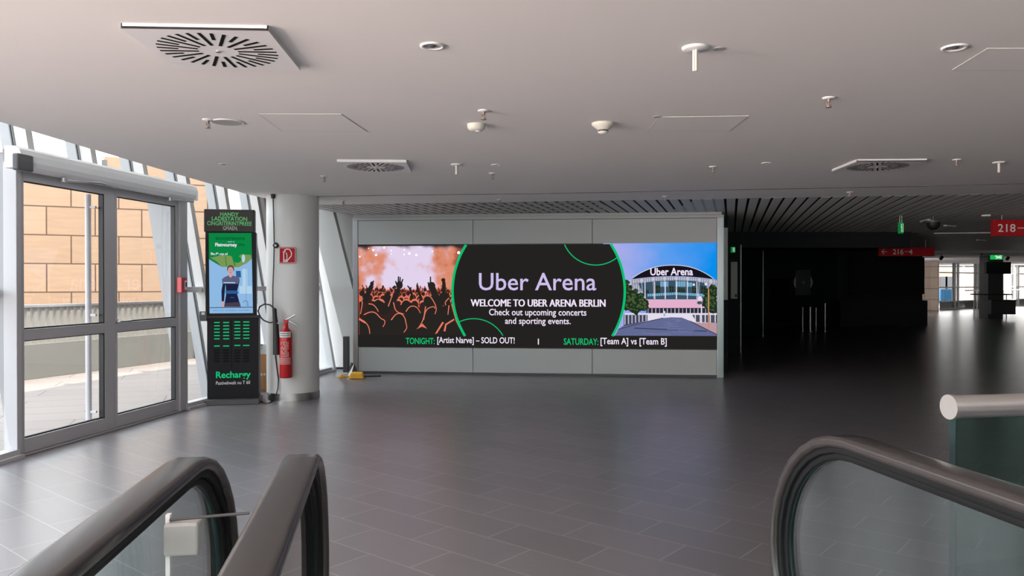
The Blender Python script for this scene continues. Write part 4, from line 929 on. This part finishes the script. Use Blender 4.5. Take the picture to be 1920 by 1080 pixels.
# exit signs
EG = emis('exit_green', srgb(12, 112, 52)); EGb = emis('exit_green_bright', srgb(30, 175, 85)); EGw = emis('exit_white', srgb(200, 240, 210))
def exit_sign(px0, py0, px1, py1, y, label, rods=True, rz=0, bright=False, depth=.05):
    a = at_y(px0, py1, y); b = at_y(px1, py0, y); w = (b.x - a.x) / 2; h = b.z - a.z
    r = thing('exit_sign', label, 'exit sign', ((a.x + b.x) / 2, y, a.z), rz, 'green exit signs')
    mb = MB(); mb.box((-w, 0, 0), (w, depth, h)); mb.build('sign_box', EGb if bright else EG, r)
    pp = Pic(lambda x, y2: (-w + 2 * w * x, h * (1 - y2)), lambda k: Matrix.Translation((0, -.001 * k, 0)) @ RX90)
    pp.rib([(.35, .45), (.5, .3), (.55, .6), (.45, .85)], w * .12 if False else .12, 0, 1); pp.rib([(.7, .15), (.85, .15), (.85, .85), (.7, .85)], .08, 0, 1); pp.ell(.45, .2, .07, .1, 0, 1)
    if bright: pp.ell(.68, .5, .12, .25, 0, 1.5); 
    pp.build('running_figure', EGw, r)
    if rods:
        mb = MB(); top_h = CZ - a.z
        for x in (-w * .5, w * .5): mb.tube([(x, depth / 2, h), (x, depth / 2, top_h)], .006, 0, 6)
        mb.build('hanger', M['alu'], r)
    return r
exit_sign(1371.5, 463, 1378.5, 473.5, 15.47, 'tiny green exit sign above the pale door leaf beside the screen wall', False)
exit_sign(1686.5, 417, 1694.5, 437.5, 12.0, 'narrow green exit sign hanging edge on from the lattice ceiling', True, 0)
exit_sign(1858, 478, 1880, 486.5, 29.3, 'wide bright green exit sign on the far square pillar', True, 0, True)
# framed things on the far wall
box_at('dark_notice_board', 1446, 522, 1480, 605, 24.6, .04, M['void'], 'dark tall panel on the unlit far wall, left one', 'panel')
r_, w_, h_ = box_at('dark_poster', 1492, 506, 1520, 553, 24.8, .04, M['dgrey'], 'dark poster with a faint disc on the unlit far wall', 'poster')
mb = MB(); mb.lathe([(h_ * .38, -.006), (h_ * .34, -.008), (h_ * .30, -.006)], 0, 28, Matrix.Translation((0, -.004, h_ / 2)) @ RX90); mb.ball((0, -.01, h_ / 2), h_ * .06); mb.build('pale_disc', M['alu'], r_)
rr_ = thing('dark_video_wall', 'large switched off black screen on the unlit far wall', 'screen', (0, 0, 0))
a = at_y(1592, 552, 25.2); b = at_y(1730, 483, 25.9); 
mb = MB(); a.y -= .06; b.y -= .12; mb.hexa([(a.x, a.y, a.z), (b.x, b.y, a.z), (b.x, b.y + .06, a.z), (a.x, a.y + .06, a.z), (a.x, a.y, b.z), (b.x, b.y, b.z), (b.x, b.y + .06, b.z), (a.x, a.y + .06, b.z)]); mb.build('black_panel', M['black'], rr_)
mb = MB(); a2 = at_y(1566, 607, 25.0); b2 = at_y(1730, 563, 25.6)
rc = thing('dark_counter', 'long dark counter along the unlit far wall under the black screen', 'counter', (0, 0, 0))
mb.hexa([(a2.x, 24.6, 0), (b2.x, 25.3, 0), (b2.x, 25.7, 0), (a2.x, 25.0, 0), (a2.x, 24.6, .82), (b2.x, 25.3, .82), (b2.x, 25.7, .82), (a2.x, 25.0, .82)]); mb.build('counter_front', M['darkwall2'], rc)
# posts of the gate line
for (x, y0, y1, lab, w_) in ((1505, 576, 622, 'thin steel gate post left of the broad gate pillar', 1.2), (1519, 575, 622, 'bright broad steel gate pillar in the dark hall', 2.4), (1530, 577, 620, 'thin steel gate post right of the broad gate pillar', 1.2), (1547, 569, 622, 'tall thin steel gate post nearest the black screen', 1.4), (1430.5, 470, 631, 'very tall thin steel post standing in the dark hall', .8)):
    q = at_z(x, y1); hh = at_y(x, y0, q.y).z; R_ = w_ / 1450 * q.y
    r_ = thing('gate_post', lab, 'post', q, 0, 'steel posts in the dark hall'); mb = MB(); mb.cyl((0, 0, .02), R_, hh - .02, 0, 14); mb.build('post_tube', M['steel'], r_); mb = MB(); mb.cyl((0, 0, 0), R_ * 2, .02, 0, 14); mb.build('post_foot', M['steel'], r_)
# red hanging signs
def hang_sign(px0, py0, px1, py1, y, label, txt, boxes):
    a = at_y(px0, py1, y); b = at_y(px1, py0, y); w = (b.x - a.x) / 2; h = b.z - a.z
    r = thing('hanging_sign', label, 'sign', ((a.x + b.x) / 2, y, a.z), 0, 'red block number signs')
    mb = MB(); mb.box((-w, 0, 0), (w, .07, h)); mb.build('sign_board', M['redsign'], r, bevel=.004)
    mb = MB()
    for t, (x0, y0, x1, y1) in zip(txt, boxes):
        p0 = at_y(x0, y1, y); p1 = at_y(x1, y0, y); c = r.location
        T = Matrix.Translation((0, -.002, 0)) @ RX90
        if t == '<-':
            mb.box((p0.x - c.x, -.003, (p0.z + p1.z) / 2 - c.z - .008), (p1.x - c.x, -.001, (p0.z + p1.z) / 2 - c.z + .008))
            zc = (p0.z + p1.z) / 2 - c.z; x_ = p0.x - c.x; d = (p1.z - p0.z) / 2
            for s2 in (1, -1): mb.add([(x_ - .008, -.0025, zc), (x_ + .012, -.0025, zc), (x_ + d + .012, -.0025, zc + s2 * d), (x_ + d - .008, -.0025, zc + s2 * d)], [(0, 1, 2, 3)])
        elif t == '-': mb.box((p0.x - c.x, -.003, (p0.z + p1.z) / 2 - c.z - .006), (p1.x - c.x, -.001, (p0.z + p1.z) / 2 - c.z + .006))
        else: mb.text(t, T, (p0.x - c.x, p0.z - c.z, p1.x - c.x, p1.z - c.z), 0, .008)
    mb.build('lettering', M['ink'], r)
    mb = MB(); zc = CZ - a.z
    for x in (-w * .7, w * .7): mb.tube([(x, .035, h), (x, .035, zc)], .006, 0, 6)
    mb.build('hanger', M['alu'], r)
hang_sign(1862.5, 411.5, 1985, 442.5, 12.0, 'bright red hanging block sign reading 218 at far right', ['218', '-'], [(1871, 420, 1904, 435), (1908, 427, 1930, 428)])
hang_sign(1648.5, 463.5, 1752, 480, 19.0, 'dim red hanging block sign with left arrow reading 216', ['<-', '216', '-', '4'], [(1653, 467.5, 1663, 476.5), (1674, 467, 1694, 477), (1696, 471.5, 1703, 472), (1704, 467, 1711, 477)])
# camera dome
q = at_y(1750, 417.5, 12.0); s_ = thing('dome_camera', 'black dome camera under the lattice ceiling left of the red sign', 'camera', (q.x, 12.0, q.z))
mb = MB(); mb.cyl((0, 0, 0), .14, .03, 0, 28); mb.cyl((0, 0, .03), .02, CZ - q.z - .03, 0, 10); mb.build('camera_mount', M['dgrey'], s_)
mb = MB(); mb.lathe([(.10, 0), (.095, -.05), (.07, -.09), (.03, -.112), (.001, -.115)], 0, 24); mb.build('camera_dome', M['black'], s_)
# dark ceiling spots
for x, y, d, lab in ((1765, 484, 29, 'small black spotlight before the first stone pillar'), (1795, 467, 27.5, 'small black spotlight above the far glazing'), (1841, 474, 28, 'small black spotlight left of the far exit sign'), (1910, 466, 27.5, 'larger black spotlight at far right under the ceiling'), (1889, 485, 30.5, 'small black spotlight right of the far exit sign')):
    q = at_y(x, y, d); r_ = thing('spotlight', lab, 'spotlight', q, 0, 'black spotlights under the far ceiling')
    mb = MB(); mb.cyl((0, 0, -.05), .06, .12, 0, 14, Matrix.Rotation(.9, 4, 'X')); mb.build('spot_body', M['black'], r_)
    mb = MB(); mb.tube([(0, 0, .03), (0, 0, CZ - q.z + .0)], .012, 0, 6); mb.build('spot_stem', M['black'], r_)
# ceiling trims in the far lattice
for x0, y0, x1, y1, lab in ((1752, 437.6, 1856, 436.6, 'long pale light strip under the lattice before the far hall'), (1840, 404.5, 1857, 404, 'short pale light strip in the lattice left of the red sign'), (1728, 415.5, 1742, 412.5, 'short pale light strip beside the dome camera'), (1772, 423, 1790, 424.5, 'short pale light strip right of the dome camera'), (1833, 450, 1848, 451, 'short pale light strip above the far pillar')):
    a, b = at_z(x0, y0, CZ - .012), at_z(x1, y1, CZ - .012); c = (a + b) / 2; v = (b - a); rz = math.atan2(v.y, v.x); L_ = v.length / 2
    r_ = thing('light_strip', lab, 'light strip', (c.x, c.y, CZ - .012), rz, 'unlit light strips in the lattice ceiling')
    mb = MB(); mb.box((-L_, -.03, -.01), (L_, .03, .012)); mb.build('diffuser', M['ceiling'], r_)

# ------------------------------------------------------------------ FAR HALL
g0 = Vector((22.3, 40.4, 0)); g1 = Vector((34.5, 49.4, 0)); gt = (g1 - g0).normalized(); gn = Vector((gt.y, -gt.x, 0)); grot = math.atan2(gt.y, gt.x)
def gp(px, py=540): p = on_plane(px, py, g0, gn); return (p - g0).dot(gt)
r = struct_root('window_20', g0, grot); GL = (g1 - g0).length
mb = MB(); fz = CZ
sx = [gp(x) for x in (1762.5, 1789, 1834, 1880.5, 1908, 1935)]
for s_ in sx[1:]: mb.box((s_ - .09, -.06, 0), (s_ + .09, .06, fz))
for s_ in (gp(1796), gp(1828), gp(1899)): mb.box((s_ - .05, -.05, 0), (s_ + .05, .05, fz))
for z in (.0, .38, 1.12, 1.9): mb.box((gp(1763), -.05, z), (GL, .05, z + .06))
mb.build('mullions', M['white'], r)
mb = MB(); mb.poly([(gp(1763), 0, 0), (GL, 0, 0), (GL, 0, fz), (gp(1763), 0, fz)]); mb.build('glass', M['glass'], r)
mb = MB(); mb.box((gp(1763), .01, 0.05), (GL, .04, .38)); mb.build('sill_panel', M['panel'], r)
pr = struct_root('wall_stone_pillar', (0, 0, 0))
a = at_z(1731, 582.5); b = at_z(1762, 582.5)
m_ = MB(); m_.box((a.x - 1.5, 39.0, 0), (at_y(1746, 500, 39).x, 39.6, CZ)); m_.box((at_y(1746, 500, 39).x, 38.4, 0), (at_y(1761, 500, 38.4).x, 39.4, CZ)); m_.build('stone_cladding', M['farstone'], pr)
m_ = MB(); p = at_y(1836, 500, 43); p2 = at_y(1856, 500, 43); m_.box((p.x, 42.6, 0), (p2.x, 43.4, CZ)); m_.build('wall_pier', M['farstone'], kind='structure')
MB().box((35.9, -8, -4.8), (36.1, 52, 4.6)).build('wall_right', M['darkwall2'], kind='structure')
MB().box((-6, -9, -4.8), (36, -8.8, 4.6)).build('wall_rear', M['whitewall'], kind='structure')
# guard rail before the far glazing
rl = thing('hall_railing', 'thin steel railing standing before the far bright glazing', 'railing', g0 - gt * 0 + gn * 1.2, grot)
for x in (1787, 1810.5, 1836): s_ = gp(x) ; mb = MB(); mb.tube([(s_, 0, 0), (s_, 0, 1.0)], .03, 0, 8); mb.build('railing_post', M['steel'], rl)
mb = MB(); mb.tube([(gp(1764), 0, 1.0), (gp(1900), 0, 1.0)], .03, 0, 8); mb.build('railing_bar', M['steel'], rl)
# pillar with screens and counter
hp = at_z(1867, 598); pk = struct_root('column_far', (hp.x, hp.y + .3, 0))
mb = MB(); mb.box((-.29, -.29, 0), (.29, .29, CZ)); mb.build('pillar_shaft', M['dgrey'], pk, bevel=.01)
def hx_(px, py): q = at_y(px, py, hp.y); return q.x - hp.x, q.z
def hbox(name, px0, py0, px1, py1, y0, y1, m, label, cat):
    x0, z0 = hx_(px0, py1); x1, z1 = hx_(px1, py0); r_ = thing(name, label, cat, (hp.x, hp.y, 0)); mb = MB(); mb.box((x0, y0, z0), (x1, y1, z1)); mb.build(name + '_case', m, r_, bevel=.01); return r_, (x0, z0, x1, z1)
r_, _ = hbox('hanging_monitor', 1845, 491.5, 1891, 513.5, -.16, .0, M['black'], 'black monitor box high on the far square pillar', 'monitor')
r_, b_ = hbox('pillar_counter', 1843.5, 563.5, 1889, 588.5, -.5, .0, M['dgrey'], 'dark boxy counter around the foot of the far square pillar', 'counter')
mb = MB(); mb.box((b_[0] - .0, -.53, b_[3]), (b_[2] + .0, .0, b_[3] + .03)); mb.build('counter_top', M['black'], r_)
r_ = thing('standing_table', 'thin round standing table ring around the far pillar', 'table', (hp.x, hp.y + .3, 0)); zt3 = hx_(1867, 551)[1]
mb = MB(); mb.lathe([(.43, zt3 - .04), (.70, zt3 - .04), (.70, zt3), (.43, zt3), (.43, zt3 - .04)], 0, 36); mb.build('table_top', M['black'], r_)
mb = MB(); mb.tube([(.6, 0, 0), (.6, 0, zt3 - .04)], .02, 0, 8); mb.build('leg', M['steel'], r_)
mb = MB(); mb.tube([(-.6, 0.1, 0), (-.6, .1, zt3 - .04)], .02, 0, 8); mb.build('leg', M['steel'], r_)
# outside the far glazing
MB().box((14, 50, -.3), (90, 110, -.1)).build('street', M['deck'], kind='structure')
bb = thing('far_building', 'peach house with dark windows seen through the far glazing', 'building', (0, 0, 0))
a = at_y(1752, 530, 75); b = at_y(1788, 500, 75)
mb = MB(); mb.box((a.x - 2, 75, -.1), (b.x, 85, at_y(0, 505, 75).z)); mb.build('house_wall', M['peach'], bb)
for x in (1768.5, 1778.5):
    q = at_y(x, 536, 75); mb = MB(); mb.box((q.x - .35, 74.9, q.z - .5), (q.x + .35, 75.02, q.z + .9)); mb.build('window', M['dgrey'], bb)
b3 = thing('pale_building', 'pale stone building seen through the right part of the far glazing', 'building', (0, 0, 0))
a = at_y(1795, 530, 88); b = at_y(1980, 500, 88); mb = MB(); mb.box((a.x, 88, -.1), (b.x, 98, at_y(0, 492, 88).z)); mb.build('stone_front', M['farstone'], b3)
b2_ = thing('blue_container', 'blue container standing outside the far glazing', 'container', (0, 0, 0))
a = at_y(1764, 566, 60); b = at_y(1785, 542, 60); mb = MB(); mb.box((a.x, 60, -.1), (b.x, 64, b.z))
for k in range(8): x = a.x + (b.x - a.x) * (k + .3) / 8; mb.box((x, 59.96, 0), (x + .06, 60, b.z))
mb.build('container_shell', M['blue'], b2_)

# ------------------------------------------------------------------ ESCALATORS
RZ, RN, HW = 1.02, .36, .66
def rail_path(x, off):   # side profile (local y forward): back, along the top, round the newel, back below
    pts = []; z = RZ - off; R = RN - off
    pts += [(x, -4.6, z - 1.55), (x, -2.25, z - .2), (x, -2.0, z - .085), (x, -1.75, z - .02), (x, -1.5, z)]
    pts += [(x, -1.0, z), (x, -.5, z), (x, -.2, z)]
    for i in range(17):
        a = math.pi / 2 - math.pi * i / 16; pts.append((x, R * math.cos(a) * 1.0, RZ - RN + R * math.sin(a)))
    pts += [(x, -.4, RZ - RN - R), (x, -1.2, RZ - RN - R)]
    return pts
def rrect(w, h, r, n=4):
    o = []
    for cx, cy, a0 in ((w - r, h - r, 0), (-w + r, h - r, 90), (-w + r, -h + r, 180), (w - r, -h + r, 270)):
        for i in range(n + 1): a = math.radians(a0 + 90 * i / n); o.append((cx + r * math.cos(a), cy + r * math.sin(a)))
    return o
def escalator(loc, rz, label):
    r = thing('escalator', label, 'escalator', loc, rz)
    for sx_ in (-HW, HW):
        mb = MB(); mb.sweep(rail_path(sx_, .0135), rrect(.04, .0145, .013, 5), 0, Vector((1, 0, 0))); hr_ = mb.build('handrail', M['rubber'], r)
        mb = MB(); mb.sweep(rail_path(sx_, .034), rrect(.026, .009, .003, 2), 0, Vector((1, 0, 0)))
        mb.sweep(rail_path(sx_, .051), rrect(.016, .009, .003, 2), 0, Vector((1, 0, 0))); mb.build('handrail_guide', M['guide'], r)
        pr_ = [(y, z) for _, y, z in rail_path(sx_, .058)]
        n = len(pr_)
        g_ = MB(); poly = pr_[4:-2] + [(-1.5, RZ - RN * 2 + .09)]
        for xx in (-.005, .005): g_.poly([(sx_ + xx, y, z) for y, z in (poly if xx > 0 else poly[::-1])], 0)
        low = [(-4.6, pr_[0][1] - .6), (-2.25, pr_[1][1] - .6), (-1.5, RZ - RN * 2 + .09)]
        for xx in (-.005, .005): g_.poly([(sx_ + xx, y, z) for y, z in (pr_[:5] + low[::-1])], 0)
        g_.build('balustrade_glass', M['balglass'], r)
        e = MB()
        e.sweep([(sx_, y, z) for y, z in pr_[6:-2]], rrect(.006, .004, .002, 1), 0, Vector((1, 0, 0))); e.build('glass_edge', M['edge'], r)
        s2 = MB(); s2.box((sx_ - .09, -1.5, .0), (sx_ + .09, RN - .06, RZ - RN * 2 + .02)); 
        s2.hexa([(sx_ - .09, -4.6, -2.1), (sx_ + .09, -4.6, -2.1), (sx_ + .09, -1.5, -.3), (sx_ - .09, -1.5, -.3), (sx_ - .09, -4.6, -1.25), (sx_ + .09, -4.6, -1.25), (sx_ + .09, -1.5, .3), (sx_ - .09, -1.5, .3)])
        s2.build('skirt_deck', M['steel'], r, bevel=.01)
    mb = MB(); mb.box((-HW + .09, -1.3, -.05), (HW - .09, .5, .006)); mb.build('landing_plate', M['steel'], r)
    for k in range(7):
        mb = MB(); y1 = -1.3 - k * .40; z1 = -.0 - max(0, k - 1) * .21; mb.box((-HW + .1, y1 - .40, z1 - .2), (HW - .1, y1 - .005, z1)); mb.build('step', M['step'], r)
    return r
escalator((.191, 1.78, 0), math.radians(9.6), 'escalator landing with black handrails on both sides of the viewer')
escalator((-.70 - HW * math.cos(math.radians(7)), 1.64 - HW * math.sin(math.radians(7)), 0), math.radians(7), 'neighbouring escalator whose black handrail rises at far lower left')
# glass guard with steel tube right of the escalator
q = at_y(1786, 763, 2.02); gr = thing('guard_railing', 'glass guard panel under a thick satin steel tube beside the right handrail', 'railing', (q.x, q.y, 0), math.radians(9.6))
zr = q.z
mb = MB(); mb.tube([(0, 0, zr), (3.2, 0, zr)], .030, 0, 28); mb.build('steel_tube', M['rail_steel'], gr)
mb = MB(); mb.cyl((0, 0, 0), .0325, .012, 0, 28, Matrix.Translation((0, 0, zr)) @ Matrix.Rotation(-math.pi / 2, 4, 'Y')); mb.build('end_cap', M['rail_steel'], gr)
mb = MB(); mb.box((.004, -.0105, .0), (3.2, .0105, zr - .02)); mb.build('guard_glass', M['guardglass'], gr)
mb = MB(); mb.box((.0, -.011, .0), (.004, .011, zr - .02)); mb.build('polished_glass_edge', M['edge'], gr)
# white post and bracket between the two escalators
q = at_y(313, 1000, 1.27)
gp_ = thing('gap_guard', 'white bracket on a slim post between the two left handrails', 'bracket', (q.x, q.y, 0), math.radians(8))
def Gq(px, py): t = at_y(px, py, 1.27); return t.x - q.x, t.z
x0, z1 = Gq(310, 966); x1, z0 = Gq(322, 1080)
mb = MB(); mb.box((x0, 0, 0), (x0 + .007, .012, z1)); mb.build('slim_post', M['white'], gp_)
x0, z1 = Gq(317, 980); x1, z0 = Gq(372, 1040); mb = MB(); mb.box((x0 - .006, -.012, z0), (x1, .022, z1)); mb.build('bracket_box', M['panel'], gp_, bevel=.004)
x0, z0 = Gq(318, 975); x1, z1 = Gq(462, 968); mb = MB(); mb.tube([(x0, .0, z0), (x1, .0, z1)], .0026, 0, 8); mb.build('cross_rod', M['dgrey'], gp_)
